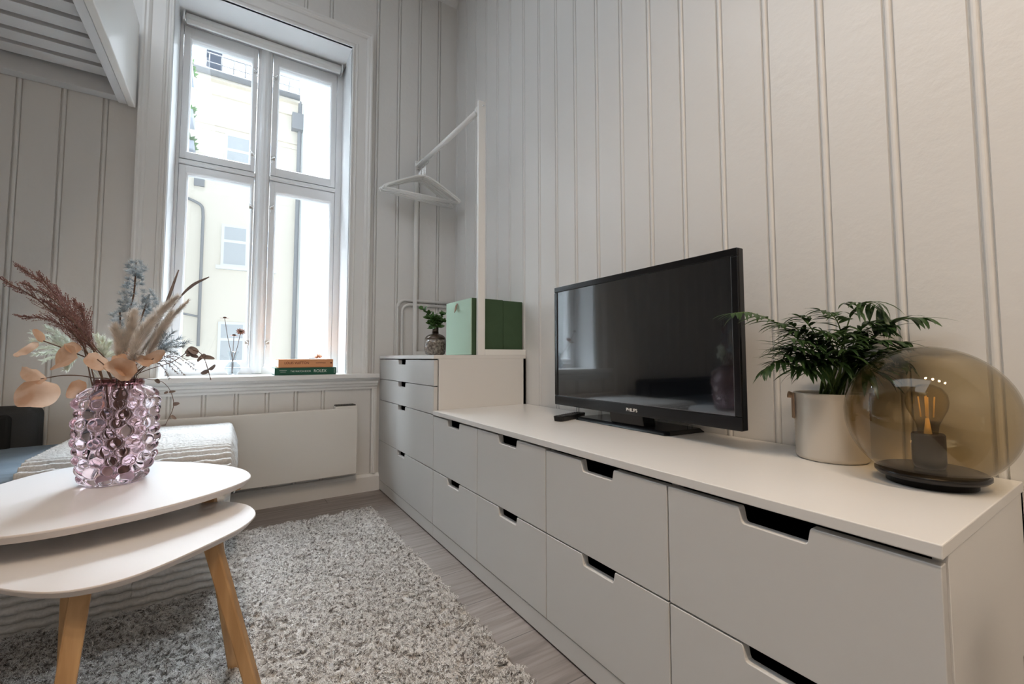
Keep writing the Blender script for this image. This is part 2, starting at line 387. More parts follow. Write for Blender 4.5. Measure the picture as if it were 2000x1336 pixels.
mb.box(fx0, -1.438, .238, .32, .66, 2.542); mb.box(-.690, fx1, .238, .32, .66, 2.542); mb.box(-1.438, -.690, .238, .32, 2.500, 2.542); mb.box(-1.438, -.690, .238, .32, .66, .698)
mb.box(-1.103, -1.034, .246, .32, .698, 2.5)
mb.box(-1.438, -1.103, .242, .32, 1.757, 1.785); mb.box(-1.034, -.690, .242, .32, 1.757, 1.785)
mb.hexa([(-1.438, .242, 1.757), (-1.438, .232, 1.762), (-1.438, .232, 1.778), (-1.438, .242, 1.784)], [(-1.103, .242, 1.757), (-1.103, .232, 1.762), (-1.103, .232, 1.778), (-1.103, .242, 1.784)])
mb.hexa([(-1.034, .242, 1.757), (-1.034, .232, 1.762), (-1.034, .232, 1.778), (-1.034, .242, 1.784)], [(-.690, .242, 1.757), (-.690, .232, 1.762), (-.690, .232, 1.778), (-.690, .242, 1.784)])
mb.build('window_frame', M_SASH, win, bevel=.0015)
mb = MB()   # turned mullion moulding
pr = [(-.030, .246), (-.030, .238), (-.022, .236), (-.018, .228), (-.010, .220), (0, .217), (.010, .220), (.018, .228), (.022, .236), (.030, .238), (.030, .246)]
mb.hexa([(-1.0685 + a, y, .665) for a, y in pr], [(-1.0685 + a, y, 2.5) for a, y in pr]); mb.build('mullion', M_SASH, win)
def sash(x0, x1, z0, z1, gx0, gx1, gz0, gz1):
    mb = MB()
    prof_in = [(0, .262), (0, .250), (.004, .246), (.004, .2425), (.010, .2385)]
    # stiles and rails as four mitred members (face offset differs per side, so build as boxes plus glazing bead)
    for b in ((x0, gx0 - .010, z0, z1), (gx1 + .010, x1, z0, z1), (gx0 - .010, gx1 + .010, gz1 + .010, z1), (gx0 - .010, gx1 + .010, z0, gz0 - .010)):
        mb.box(b[0], b[1], .2385, .285, b[2], b[3])
    sweep(mb, gx0, gx1, gz0, gz1, [(0, .285), (0, .256), (.0035, .249), (.0045, .243), (.010, .2385), (.010, .285)])
    s = mb.build('sash', M_SASH, win, bevel=.0008)
    p = MB().box(gx0 - .004, gx1 + .004, .268, .272, gz0 - .004, gz1 + .004).build('pane', M_PANE, s)
    return s
sash(-1.436, -1.108, 1.787, 2.497, -1.402, -1.135, 1.832, 2.432)
sash(-1.030, -.692, 1.787, 2.497, -.998, -.727, 1.842, 2.432)
sash(-1.436, -1.108, .701, 1.753, -1.398, -1.124, .737, 1.708)
sash(-1.030, -.692, .701, 1.753, -.998, -.717, .737, 1.688)
def latch(x, z, sg):
    y = .2385; mb = MB()
    mb.box(x - .010, x + .010, y - .002, y, z - .010, z + .010)
    mb.tube([(x, y - .001, z + .004), (x, y - .012, z + .004)], .0035, 8)
    mb.tube(spline([(x, y - .010, z + .006), (x + sg * .008, y - .012, z - .006), (x + sg * .003, y - .012, z - .022), (x + sg * .006, y - .012, z - .034)], 5), [.0028] * 8 + [.0022] * 8, 6)
    mb.tube([(x, y - .01, z + .004), (x - sg * .012, y - .012, z + .014)], .0024, 6)
    mb.build('latch', M_CHROME, win)
for x, z, sg in ((-1.116, 2.36, 1), (-1.022, 2.36, -1), (-1.116, 1.885, 1), (-1.022, 1.885, -1), (-1.116, 1.585, 1), (-1.022, 1.60, -1), (-1.116, .835, 1), (-1.022, .835, -1)): latch(x, z, sg)

# sill and its mouldings
mb = MB()
mb.box(OX0 - .14, -.486, -.062, -.0, .636, .660); mb.box(OX0, OX1, -.001, .24, .636, .660)
sill = mb.build('trim_2', M_TRIM, bevel=.002); struct(sill)
mb = MB()
pr = [(0, .636), (-.045, .636), (-.045, .626), (-.036, .618), (-.034, .606), (-.026, .602), (-.022, .590), (-.014, .584), (-.012, .574), (0, .574)]
mb.hexa([(OX0 - .13, y, z) for y, z in pr], [(-.486, y, z) for y, z in pr]); struct(mb.build('trim_3', M_TRIM))
mb = MB(); mb.box(-.515, -.486, -.018, 0, .095, .574); mb.box(-.506, -.495, -.026, -.018, .095, .574); struct(mb.build('trim_4', M_TRIM, bevel=.002))

# roller blind
rb = thing('roller_blind', (-1.054, .19, 2.48), 'white rolled-up roller blind at the top of the window reveal', 'blind')
mb = MB(); mb.tube([(-1.426, .196, 2.512), (-.682, .196, 2.512)], .026, 24); mb.build('fabric_roll', M_METAL, rb)
mb = MB(); mb.box(-1.42, -.688, .172, .177, 2.476, 2.498); mb.build('bottom_bar', M_METAL, rb)
for x in (-1.434, -.676):
    mb = MB(); mb.box(x - .004, x + .004, .168, .228, 2.484, 2.542); mb.tube([(x - .006, .196, 2.512), (x + .006, .196, 2.512)], .018, 16); mb.build('bracket', M_CHROME, rb, bevel=.001)

# ------------------------------------------------------------------ chests of drawers
XF = -.470
def drawer_front(parent, y0, y1, z0, z1, nc, nw=.112, nh=.025, deep=None, side_in=.0):
    """front with a notch in its top edge; y0 > y1"""
    g = .0018; a, b = y0 - g, y1 + g; z0 += g; z1 -= g
    h = nw / 2; r = .005
    poly = [(a, z0), (a, z1), (nc + h, z1), (nc + h - .002, z1 - .004), (nc + h - .005, z1 - nh + r), (nc + h - .005 - r * .3, z1 - nh + r * .3), (nc + h - .005 - r, z1 - nh), (nc - h + .005 + r, z1 - nh), (nc - h + .005 + r * .3, z1 - nh + r * .3), (nc - h + .005, z1 - nh + r), (nc - h + .002, z1 - .004), (nc - h, z1), (b, z1), (b, z0)]
    mb = MB()
    n = len(poly); vs = [(XF, y, z) for y, z in poly] + [(XF + .018, y, z) for y, z in poly]
    mid = [3, 4, 5, 6, 7, 8, 9, 10]
    fl = []
    # front and back as strips: left column, right column, middle below the notch
    for o in (0, n):
        fl += [(o + 0, o + 1, o + 2, o + 3, o + 4, o + 5, o + 6), (o + 13, o + 0, o + 6, o + 7), (o + 7, o + 8, o + 9, o + 10, o + 11, o + 12, o + 13)]
    fl += [(i, (i + 1) % n, n + (i + 1) % n, n + i) for i in range(n)]
    mb.add(vs, fl)
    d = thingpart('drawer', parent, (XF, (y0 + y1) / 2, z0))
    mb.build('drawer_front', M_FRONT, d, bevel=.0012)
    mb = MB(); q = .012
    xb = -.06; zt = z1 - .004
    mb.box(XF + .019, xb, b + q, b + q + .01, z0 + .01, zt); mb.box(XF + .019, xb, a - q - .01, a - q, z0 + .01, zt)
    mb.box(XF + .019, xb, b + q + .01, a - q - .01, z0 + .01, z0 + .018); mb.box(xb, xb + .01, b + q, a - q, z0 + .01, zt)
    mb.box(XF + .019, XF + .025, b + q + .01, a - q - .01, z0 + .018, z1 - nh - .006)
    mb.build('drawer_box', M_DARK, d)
def thingpart(name, parent, loc):
    o = bpy.data.objects.new(name, None); C.objects.link(o); o.parent = parent
    org = Vector((0, 0, 0)); r = parent
    while r is not None: org = org + r.location; r = r.parent
    o.location = Vector(loc) - org; o.empty_display_size = .05; return o
ZS, TL, TT = .5085, .526, .760        # underside of the low top, low top, tall top
YA, YB = -.006, -.840
tall = thing('chest_of_drawers', (-.235, (YA + YB) / 2, 0), 'tall white chest of four drawers in the corner, carrying the clothes rail', 'chest of drawers')
mb = MB()
mb.box(-.448, -.005, YA - .016, YA, .0, TT - .017); mb.box(-.448, -.005, YB, YB + .016, .0, TT - .017); mb.box(-.02, -.005, YB, YA, .0, TT - .017); mb.box(-.448, -.005, YB, YA, .05, .064)
mb.build('carcass', M_FOIL, tall, bevel=.0008)
MB().box(-.472, -.004, YB, YA, TT - .017, TT).build('top_panel', M_FOIL, tall, bevel=.0015)
MB().box(XF + .002, -.45, YB, YA, .006, .0575).build('plinth', M_FRONT, tall, bevel=.001)
zs = [.0585, .2804, ZS, .6268, TT - .020]
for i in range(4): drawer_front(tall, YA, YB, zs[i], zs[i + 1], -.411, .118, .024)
low = thing('sideboard', (-.235, -1.64, 0), 'long low white sideboard with eight drawers along the panelled wall, carrying the television', 'sideboard')
YE = YB - 1.606; m = .4015
mb = MB()
mb.box(-.448, -.005, YB - .017, YB - .001, 0, ZS); mb.box(-.448, -.004, YE, YE + .016, 0, ZS); mb.box(-.02, -.005, YE, YB - .001, 0, ZS); mb.box(-.448, -.005, YE, YB - .001, .05, .064)
for k in (1, 2, 3): mb.box(-.446, -.025, YB - m * k - .008, YB - m * k + .008, .05, ZS)
mb.build('carcass', M_FOIL, low, bevel=.0008)
MB().box(-.474, -.004, YE - .001, YB - .001, ZS, TL).build('top_panel', M_FOIL, low, bevel=.0015)
MB().box(XF + .002, -.45, YE, YB - .0015, .006, .0575).build('plinth', M_FRONT, low, bevel=.001)
for k in range(4):
    a, b = YB - m * k, YB - m * (k + 1)
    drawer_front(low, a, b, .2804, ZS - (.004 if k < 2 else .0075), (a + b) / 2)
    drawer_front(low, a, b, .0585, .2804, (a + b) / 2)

# ------------------------------------------------------------------ heater under the window
ht = thing('panel_heater', (-1.11, -.06, .13), 'flat cream white panel heater on the wall under the windowsill', 'heater')
mb = MB(); mb.box(-1.62, -.606, -.090, -.068, .124, .478); mb.build('front_panel', M_HEAT, ht, bevel=.004)
mb = MB(); mb.box(-1.60, -.626, -.068, -.020, .135, .470); mb.build('heater_body', M_HEAT, ht, bevel=.003)
mb = MB(); mb.box(-.72, -.612, -.088, -.03, .478, .490); mb.build('control_strip', M_HEAT, ht, bevel=.001)
mb = MB(); mb.box(-.716, -.616, -.084, -.034, .490, .495)
for k in range(12): mb.box(-.714 + .008 * k, -.710 + .008 * k, -.082, -.036, .495, .497)
mb.build('grille', M_GREY, ht)
for x in (-1.4, -.85): MB().box(x, x + .05, -.021, -.001, .2, .4).build('wall_bracket', M_METAL, ht)

# ------------------------------------------------------------------ heating pipes on the back wall
def pipe(o, nm, lab):
    pts = [(-.374 + o, -.012, .01), (-.374 + o, -.012, 1.05 - o * .9)]
    R_ = .045
    for k in range(9):
        a = PI - PI / 2 * k / 8; pts.append((-.374 + o + R_ + R_ * cos(a), -.012, 1.05 - o * .9 + R_ * sin(a) * 1.0))
    pts.append((-.012, -.012, 1.05 - o * .9 + R_))
    mb = MB(); mb.tube(pts, .0085, 12); tag(mb.build(nm, M_WALL), lab, 'pipe')
pipe(0, 'heating_pipe', 'outer of the two white painted pipes bending along the corner wall above the chest')
pipe(.028, 'heating_pipe', 'inner of the two white painted pipes bending along the corner wall above the chest')

# ------------------------------------------------------------------ clothes rail
rk = thing('clothes_rail', (-.13, -.44, TT), 'white metal clothes rail frame standing on the tall chest of drawers', 'clothes rail')
mb = MB(); mb.box(-.262, -.226, -.838, -.820, TT, 1.948); mb.build('upright', M_METAL, rk, bevel=.0015)
mb = MB(); mb.box(-.284, -.265, -.036, -.020, TT, 1.958); mb.build('upright', M_METAL, rk, bevel=.0015)
mb = MB(); mb.box(-.226, -.003, -.838, -.820, TT, TT + .026); mb.build('foot', M_METAL, rk, bevel=.0015)
mb = MB(); mb.box(-.265, -.003, -.036, -.020, TT, TT + .026); mb.build('foot', M_METAL, rk, bevel=.0015)
mb = MB(); mb.tube([(-.246, -.822, 1.915), (-.272, -.034, 1.918)], .0135, 20); mb.build('hanging_bar', M_METAL, rk)
for x, y, z, d in ((-.246, -.818, 1.915, .012), (-.272, -.040, 1.918, -.012)):
    mb = MB(); mb.tube([(x, y, z), (x, y + d * 1.6, z)], .019, 20); mb.build('bar_holder', M_METAL, rk)
mb = MB(); mb.tube([(-.240, -.8385, 1.925), (-.240, -.841, 1.925)], .0045, 12); mb.build('screw', M_CHROME, rk)
def hanger():
    t = thing('clothes_hanger', (0, 0, 0), 'x', 'hanger', 'clothes hangers on the rail')
    mb = MB()
    for s in (-1, 1):
        pts = spline([(0, 0, -.095), (s * .05, 0, -.108), (s * .13, 0, -.148), (s * .205, 0, -.190), (s * .222, 0, -.205), (s * .218, 0, -.214)], 5)
        mb.tube(pts, [.0065] * (len(pts) - 4) + [.006, .0055, .005, .0045], 10)
    mb.tube([(-.220, 0, -.213), (.220, 0, -.213)], .0042, 8)
    mb.build('hanger_frame', M_METAL, t)
    hk = [(0, 0, -.095), (0, 0, -.048)] + [(.0175 * cos(a) * -1 + 0, 0, -.003 + .0175 * sin(a) + 0) for a in [-PI * .5 + k * PI * 1.35 / 12 + PI * .0 for k in range(13)]]
    mb = MB(); mb.tube(spline([(0, 0, -.095), (0, 0, -.050), (.004, 0, -.030), (.0175, 0, -.012), (.018, 0, .004), (.010, 0, .016), (-.004, 0, .0185), (-.016, 0, .009), (-.018, 0, -.006)], 5), .0017, 8)
    mb.build('hook', M_CHROME, t)
    return t
hg = hanger()
hlab = ['front-most of the bunched white clothes hangers, nearest the room', 'second white clothes hanger from the front of the bunch', 'third white clothes hanger from the front of the bunch', 'middle white clothes hanger of the seven bunched on the rail', 'third white clothes hanger from the back of the bunch', 'second white clothes hanger from the back of the bunch', 'rear-most white clothes hanger, against the far end of the rail']
for k in range(7):
    o = hg if k == 0 else copy_tree(hg)
    y = -.168 + .0165 * k; o.location = (-.2685 - (y + .168) * .033, y, 1.913); o.rotation_euler = (rnd(-.02, .02), rnd(-.035, .035) + .04, rnd(-.10, .10) - .06)
    o['label'] = hlab[k]

# ------------------------------------------------------------------ green box and bottle vase
bx = thing('storage_box', (-.14, -.665, TT), 'green storage box with a leather pull on the tall white chest', 'box')
mb = MB(); mb.box(-.280, -.116, -.812, -.530, TT + .001, 1.022); mb.build('drawer_half', M_GREEN, bx, bevel=.002)
mb = MB(); mb.box(-.285, -.280, -.811, -.531, TT + .002, 1.021); mb.build('front_panel', M_MINT, bx, bevel=.001)
mb = MB(); mb.box(-.1145, -.006, -.812, -.530, TT + .001, 1.020); mb.build('rear_half', M_GREEN, bx, bevel=.003)
mb = MB(); mb.tube([(-.284, -.672, 1.006), (-.290, -.672, 1.006)], .005, 12); mb.build('rivet', M_CHROME, bx)
mb = MB(); mb.leaf((-.289, -.672, 1.008), (-.15, 0, -1), (-1, 0, .0), .048, .019, -.35, 7, .6, .3); mb.build('leather_pull', M_LEATHER, bx, solid=.002)
bv = thing('bottle_vase', (-.290, -.420, TT), 'small speckled brown bottle vase with green leaves beside the green box', 'vase')
bv.location = (-.300, -.425, TT)
prof = [(0, .001), (.040, .001), (.050, .008), (.0555, .03), (.057, .06), (.0555, .082)]
MB().lathe(prof, bv.location, 40).build('bottle_body', M_BOTTLE, bv)
MB().lathe([(.0555, .082), (.052, .093), (.044, .103), (.030, .110), (.020, .113), (.016, .118), (.010, .118), (0, .112)], bv.location, 40).build('shoulder', M_BRONZE, bv)
MB().lathe([(.017, .116), (.0165, .135), (.0165, .150), (.0195, .156), (.0195, .159), (.0155, .159), (.014, .150), (.014, .118)], bv.location, 32, closed=True).build('neck', M_BRONZE, bv)
def rosette(tips, nm, lab):
    mb = MB(); ms = MB(); b = Vector(bv.location) + V(0, 0, .10)
    for (u, v, dd) in tips:
        e = at(u, v, 2.31 + dd); mid = (b + V(0, 0, .062)).lerp(e, .5) + V(0, 0, .01)
        pts = spline([b, b + V(0, 0, .062), mid, e], 5); ms.tube(pts, .0016, 5)
        for k in range(6, len(pts)):
            for q in range(3):
                d = rv(); d.z = abs(d.z) * .6 + .1; d.x -= .2
                mb.leaf(pts[k] + rv() * .003, d, rv() + V(-.3, -.6, 1), rnd(.020, .032), rnd(.014, .021), rnd(.2, .8), 5, .7)
    t = thing(nm, Vector(b), lab, 'plant')
    ms.build('stem', M_STEMG, t); mb.build('foliage', M_LEAF, t)
rosette([(826, 603, 0), (834, 622, .02), (848, 618, -.02), (866, 628, .0), (858, 640, -.03), (840, 634, .03), (870, 612, .03), (845, 642, -.04)], 'leafy_sprig', 'bright green leafy sprigs in the speckled bottle vase')

# ------------------------------------------------------------------ books on the sill
def book(nm, x0, x1, y0, y1, z0, z1, cover, lab):
    t = thing(nm, ((x0 + x1) / 2, (y0 + y1) / 2, z0), lab, 'book', 'books on the windowsill'); c = .003
    mb = MB(); mb.box(x0, x1, y0, y1, z0, z0 + c); mb.box(x0, x1, y0, y1, z1 - c, z1); mb.box(x0, x1, y0, y0 + c, z0 + c, z1 - c); mb.build('cover', cover, t, bevel=.0012)
    MB().box(x0 + .004, x1 - .004, y0 + c, y1 - .004, z0 + c, z1 - c).build('pages', M_PAPER, t)
    return t
bg = book('book', -1.000, -.712, -.045, .180, .6605, .6985, M_SPINEG, 'dark green book lying at the bottom of the stack on the windowsill')
bo = book('book', -.984, -.727, -.040, .165, .699, .742, M_SPINEO, 'orange cloth book lying on top of the green book on the windowsill')
rx = (PI / 2, 0, 0)
text('LOUIS VUITTON', .0180, M_INKR, bo, (-.958, -.0404, .7225), rx, 'title_lettering', sx=.86)
text('CATWALK', .010, M_INKR, bo, (-.812, -.0404, .7225), rx, 'subtitle_lettering')
MB().tube([(-.737, -.040, .7225), (-.737, -.0408, .7225)], .004, 12).build('emblem', M_INKR, bo)
text('ROLEX', .021, M_INKW, bg, (-.822, -.0454, .6800), rx, 'title_lettering', sx=.95)
text('THE WATCH BOOK', .0125, M_INKW, bg, (-.930, -.0454, .6795), rx, 'subtitle_lettering', sx=.85)
MB().box(-.979, -.946, -.0457, -.045, .6835, .6850).box(-.975, -.950, -.0457, -.045, .6765, .6780).build('author_lettering', M_INKW, bg)
MB().box(-.722, -.7205, -.0457, -.045, .667, .693).build('emblem', M_INKW, bg)
# dried flower on the books
df = thing('dried_flower', (-.800, -.01, .742), 'small orange brown dried flower lying on top of the books', 'flower')
c0 = V(-.797, -.015, .752)
mb = MB()
for k in range(26):
    d = rv(); d.z = abs(d.z); mb.leaf(c0 + d * .002, d, rv(), rnd(.014, .02), rnd(.009, .014), rnd(-.9, .9), 4, .6, .3)
mb.build('petals', M_PEACH, df); MB().tube([c0, c0 + V(-.02, 0, -.004), c0 + V(-.046, -.004, -.0085)], .0012, 6).build('stem', M_TWIG, df)

# little clear vase with three dried flowers
gv = thing('glass_vase', (-1.176, .085, .66), 'small clear bulbous glass vase on the windowsill', 'vase')
prof = [(0, .004), (.016, .004), (.020, .008), (.030, .022), (.034, .036), (.030, .052), (.018, .064), (.013, .078), (.017, .098), (.0245, .122)]
inn = [(r - .0016, z + .002) for r, z in prof[1:-1]] + [(.0232, .122)]
MB().lathe([(0, .0), (.018, .0)] + prof[2:] + list(reversed(inn)) + [(0, .006)], gv.location, 40).build('vase_body', M_CLEAR, gv)
def daisy(u, v, dep, tilt, lab):
    top = at(u, v, dep); b = Vector(gv.location) + V(rnd(-.004, .004), rnd(-.004, .004), .012)
    t = thing('dried_daisy', b, lab, 'flower', 'dried flowers in the clear glass vase')
    MB().tube(spline([b, b + V(0, 0, .06), b.lerp(top, .6) + V(0, 0, .01), top], 5), .0013, 6).build('stem', M_TWIG, t)
    n = V(*tilt).normalized(); a = n.orthogonal().normalized(); c = n.cross(a); mb = MB()
    for k in range(11):
        an = 2 * PI * k / 11; d = a * cos(an) + c * sin(an) + n * .12; mb.leaf(top, d, n, .022, .0085, rnd(.0, .5), 4, .5)
    mb.build('petals', M_PETAL, t); MB().lathe([(0, 0), (.007, .001), (.008, .004), (.005, .008), (0, .009)], top, 12).build('flower_centre', M_TWIG, t)
daisy(439, 622, 2.10, (0, -.1, 1), 'tallest dried flower in the little clear vase, on the left')
daisy(457, 656, 2.10, (.1, -.15, 1), 'lowest dried flower in the little clear vase, in the middle')
daisy(470, 648, 2.12, (.2, -1, .8), 'right dried flower in the little clear vase, its face turned to the room')

# ------------------------------------------------------------------ television and remote
tv = thing('television', (-.12, -1.66, TL), 'flat black television on its stand on the sideboard', 'television')
# slightly turned body: from the far edge (x=-.183,y=-1.31) to the near edge (x=-.150,y=-2.01)
fa, ne = V(-.163, -1.284, 0), V(-.174, -2.029, 0); dy = (ne - fa); L = dy.length; dn = dy.normalized(); nx = V(dn.y, -dn.x, 0)  # nx points to the room (-x)
if nx.x > 0: nx = -nx
zb, zt = .5725, 1.013
def tb(mb, a0, a1, d0, d1, z0, z1):
    P = [fa + dn * a + nx * d for a, d in ((a0, d0), (a1, d0), (a1, d1), (a0, d1))]
    mb.hexa([(p.x, p.y, z0) for p in P], [(p.x, p.y, z1) for p in P])
mb = MB(); tb(mb, 0, L, -.022, -.001, zb, zt); tb(mb, .0, L, -.001, .004, zt - .020, zt); tb(mb, 0, L, -.001, .004, zb, zb + .034); tb(mb, 0, .019, -.001, .004, zb + .034, zt - .020); tb(mb, L - .019, L, -.001, .004, zb + .034, zt - .020)
mb.build('bezel', M_BLACK, tv, bevel=.0025)
mb = MB(); tb(mb, .07, L - .07, -.050, -.022, zb + .04, zt - .06); mb.build('rear_housing', M_BLACKM, tv, bevel=.01)
mb = MB(); tb(mb, .019, L - .019, -.001, .0012, zb + .034, zt - .020); mb.build('screen', M_SCREEN, tv)
mb = MB(); tb(mb, .0185, L - .0185, .0012, .0018, zb + .034, zb + .0353); tb(mb, L - .0198, L - .0185, .0012, .0018, zb + .034, zt - .020); mb.build('inner_trim', mat('grey_trim', (.16, .16, .17), .3), tv)
rz = math.atan2(dn.y, dn.x)
lp = fa + dn * (L * .5 + .02) + nx * .0045
text('PHILIPS', .0145, M_METAL, tv, (lp.x, lp.y, zb + .016), (PI / 2, 0, rz), 'brand_lettering', 'CENTER')
mb = MB(); mb.prism([(-.185, -1.56), (-.185, -1.70), (-.12, -1.69), (-.12, -1.57)], lambda p: (p[0] + .04, p[1], TL + .010), lambda p: (p[0] + .02, p[1], zb + .05)); mb.build('neck', M_BLACK, tv, bevel=.004)
mb = MB(); bp_ = [(-.156, -1.392), (-.163, -1.790), (-.150, -1.800), (-.012, -1.815), (-.006, -1.80), (-.006, -1.42), (-.012, -1.40), (-.146, -1.384)]
mb.hexa([(x, y, TL + .0005) for x, y in bp_], [(x + (.010 if x < -.1 else -.010), y + (.010 if y < -1.6 else -.010), TL + .012) for x, y in bp_]); mb.build('stand_base', M_BLACK, tv, bevel=.0015)
rc = thing('remote_control', (-.15, -1.42, TL), 'thin black remote control lying beside the television stand', 'remote control')
a_, b_ = V(-.238, -1.392, 0), V(-.085, -1.345, 0); ax = (b_ - a_).normalized(); pp = V(-ax.y, ax.x, 0)
def rc_pt(t, w_, z): q = a_.lerp(b_, t) + pp * w_; return (q.x, q.y, z)
out = []
for t, w_ in ((0, .012), (.02, .019), (.07, .022), (.95, .019), (1, .013)): out.append((t, w_))
pl = [(t, w_) for t, w_ in out] + [(t, -w_) for t, w_ in reversed(out)]
mb = MB(); mb.hexa([rc_pt(t, w_ * .8, TL + .0005) for t, w_ in pl], [rc_pt(t, w_, TL + .018) for t, w_ in pl]); mb.build('remote_body', M_BLACKM, rc, bevel=.003)
mb = MB()
for i in range(9):
    for j in (-1, 0, 1):
        q = Vector(rc_pt(.1 + i * .085, j * .011, TL + .0178)); mb.tube([q, q + V(0, 0, .0018)], .0032, 8)
mb.build('buttons', mat('rubber_buttons', (.08, .08, .085), .6), rc)

# ------------------------------------------------------------------ globe lamp
LC = V(-.148, -2.357, 0)
lp_ = thing('table_lamp', (LC.x, LC.y, TL), 'smoked glass globe lamp with a clear filament bulb at the near end of the sideboard', 'lamp')
R_, zc = .1215, .6455
def globe(rad, a_end):
    return [(rad * sin(a), -rad * cos(a)) for a in [a_end + (PI - a_end) * k / 40 for k in range(41)]]
ao = .62
outp = globe(R_, ao); inp = globe(R_ - .0022, ao)
MB().lathe([(max(r, 0), zc + z) for r, z in outp] + [(max(r, 0), zc + z) for r, z in reversed(inp)], (LC.x, LC.y, 0), 72, closed=True).build('glass_globe', M_SMOKE, lp_)
zb_ = TL
MB().lathe([(0, .0005), (.062, .0005), (.062, .010), (.074, .013), (.078, .017), (.078, .022), (.070, .0255), (.030, .0265), (0, .0265)], (LC.x, LC.y, zb_), 64).build('lamp_base', M_BASE, lp_)
MB().lathe([(0, .0265), (.020, .0265), (.023, .034), (.0235, .038), (.0235, .084), (.0215, .087), (.0150, .087), (0, .085)], (LC.x, LC.y, zb_), 40).build('lamp_socket', M_SOCKET, lp_)
zz = zb_ + .085
bulb = [(.0140, 0), (.0145, .006), (.0165, .018), (.0225, .032), (.0285, .045), (.0305, .058), (.0285, .071), (.021, .082), (.010, .0875), (0, .089)]
bo_ = MB().lathe([(r, z) for r, z in bulb] + [(max(r - .001, 0), z - .0008) for r, z in reversed(bulb)], (LC.x, LC.y, zz), 40).build('light_bulb', M_BULB, lp_)
mb = MB()
for k in range(4):
    a = 2 * PI * k / 4 + .4; x, y = .0085 * cos(a), .0085 * sin(a)
    mb.tube([(LC.x + x, LC.y + y, zz + .030), (LC.x + x * 1.3, LC.y + y * 1.3, zz + .066)], .0011, 6)
mb.tube([(LC.x, LC.y, zz + .0), (LC.x, LC.y, zz + .028)], [.006, .0025], 10); mb.tube([(LC.x, LC.y, zz + .028), (LC.x, LC.y, zz + .068)], .0008, 6)
mb.build('filament', M_FIL, bo_)

# ------------------------------------------------------------------ potted palm
PC = V(-.080, -2.176, TL)
pp_ = thing('plant_pot', PC, 'ribbed pearly ceramic pot with leather tabs, holding the palm', 'pot')
pr = [(0, .0005), (.064, .0005), (.0675, .004)]
for k in range(34): z = .006 + k * .0039; pr += [(.0680 + .0010 * (k % 2), z)]
pr += [(.0690, .139), (.0700, .142), (.0690, .144), (.0655, .144), (.0645, .140), (.0640, .012), (0, .010)]
MB().lathe(pr, PC, 64).build('pot_body', M_POT, pp_)
MB().lathe([(0, .118), (.0642, .118)], PC, 40).build('soil', M_SOIL, pp_)
for an in (2.25, 2.25 + PI):
    c, s_ = cos(an), sin(an); q = PC + V(c * .071, s_ * .071, 0); tn = V(-s_, c, 0)
    mb = MB(); mb.hexa([q + tn * -.008 + V(0, 0, .085), q + tn * .008 + V(0, 0, .085), q + tn * .008 + V(c, s_, 0) * .003 + V(0, 0, .085), q + tn * -.008 + V(c, s_, 0) * .003 + V(0, 0, .085)], [q + tn * -.008 + V(0, 0, .142), q + tn * .008 + V(0, 0, .142), q + tn * .008 + V(c, s_, 0) * .003 + V(0, 0, .142), q + tn * -.008 + V(c, s_, 0) * .003 + V(0, 0, .142)])
    mb.tube([q + V(c * .001, s_ * .001, .136), q + V(c * .011, s_ * .011, .138)], [.006, .008], 8); mb.build('leather_tab', M_LEATHER, pp_, bevel=.001)
palm = thing('parlour_palm', PC + V(0, 0, .118), 'bushy green parlour palm growing in the pearly pot', 'plant')
def frond(pts, n=13, ll=.06, wd=.0085, droop=.9, start=.42):
    sp = spline(pts, 10); N = len(sp)
    MB().tube(sp, [.0017 * (1 - .6 * i / N) for i in range(N)], 6)
    mb = MB(); ms = MB(); ms.tube(sp, [.0018 * (1 - .6 * i / N) for i in range(N)], 6)
    for k in range(n):
        t = start + (1 - start) * k / (n - 1) * .98; i = min(N - 2, int(t * (N - 1))); p = sp[i]; tg = (sp[i + 1] - sp[max(0, i - 1)]).normalized()
        sd = tg.cross(V(0, 0, 1)); sd = sd.normalized() if sd.length > .05 else V(1, 0, 0)
        l = ll * (1 - .45 * abs((k / (n - 1)) - .35)) * rnd(.85, 1.15)
        for s in (-1, 1):
            d = tg * rnd(.55, .9) + sd * s * rnd(.7, .95) + V(0, 0, -.12 + rnd(-.15, .15))
            q = p + d.normalized() * l
            if p.x > -.008 or q.x > -.004: d.x = -abs(d.x)
            mb.leaf(p, d, V(0, 0, 1) + rv() * .25, l, wd * rnd(.8, 1.2), droop * rnd(.4, 1.2), 6, .75)
        if k == n - 1: mb.leaf(p, tg, V(0, 0, 1), ll * .9, wd, droop * .5, 6, .75)
    return ms, mb
def clampx(p): p = Vector(p); p.x = min(p.x, -.035); return p
D0 = 1.0
specs = []
def fr(px, n=12, ll=.055, wd=.0085, droop=.9, start=.42, offs=(0, 0, 0, 0)):
    b = PC + V(rnd(-.022, .022), rnd(-.022, .022), .115)
    pts = [b] + [clampx(at(u, v, d)) for u, v, d in px]
    ms, mb = frond(pts, n, ll, wd, droop, start)
    f = thingpart('frond', palm, b); ms.build('rachis', M_STEMG, f); mb.build('leaflets', M_LEAFD, f)
PD = (PC - CAM).dot(FW)
fr([(1592, 700, PD), (1530, 640, PD + .0), (1470, 612, PD - .01), (1430, 612, PD - .02)], 11, .062, .0085, .9, .50)
fr([(1640, 690, PD), (1665, 610, PD - .01), (1700, 592, PD - .02), (1748, 628, PD - .03)], 13, .075, .0085, 1.5, .45)
fr([(1670, 700, PD), (1715, 655, PD - .02), (1765, 625, PD - .05), (1815, 622, PD - .07)], 11, .068, .0085, .9, .45)
fr([(1600, 730, PD), (1560, 700, PD - .01), (1520, 705, PD - .02), (1492, 725, PD - .02)], 12, .045, .008, .8, .4)
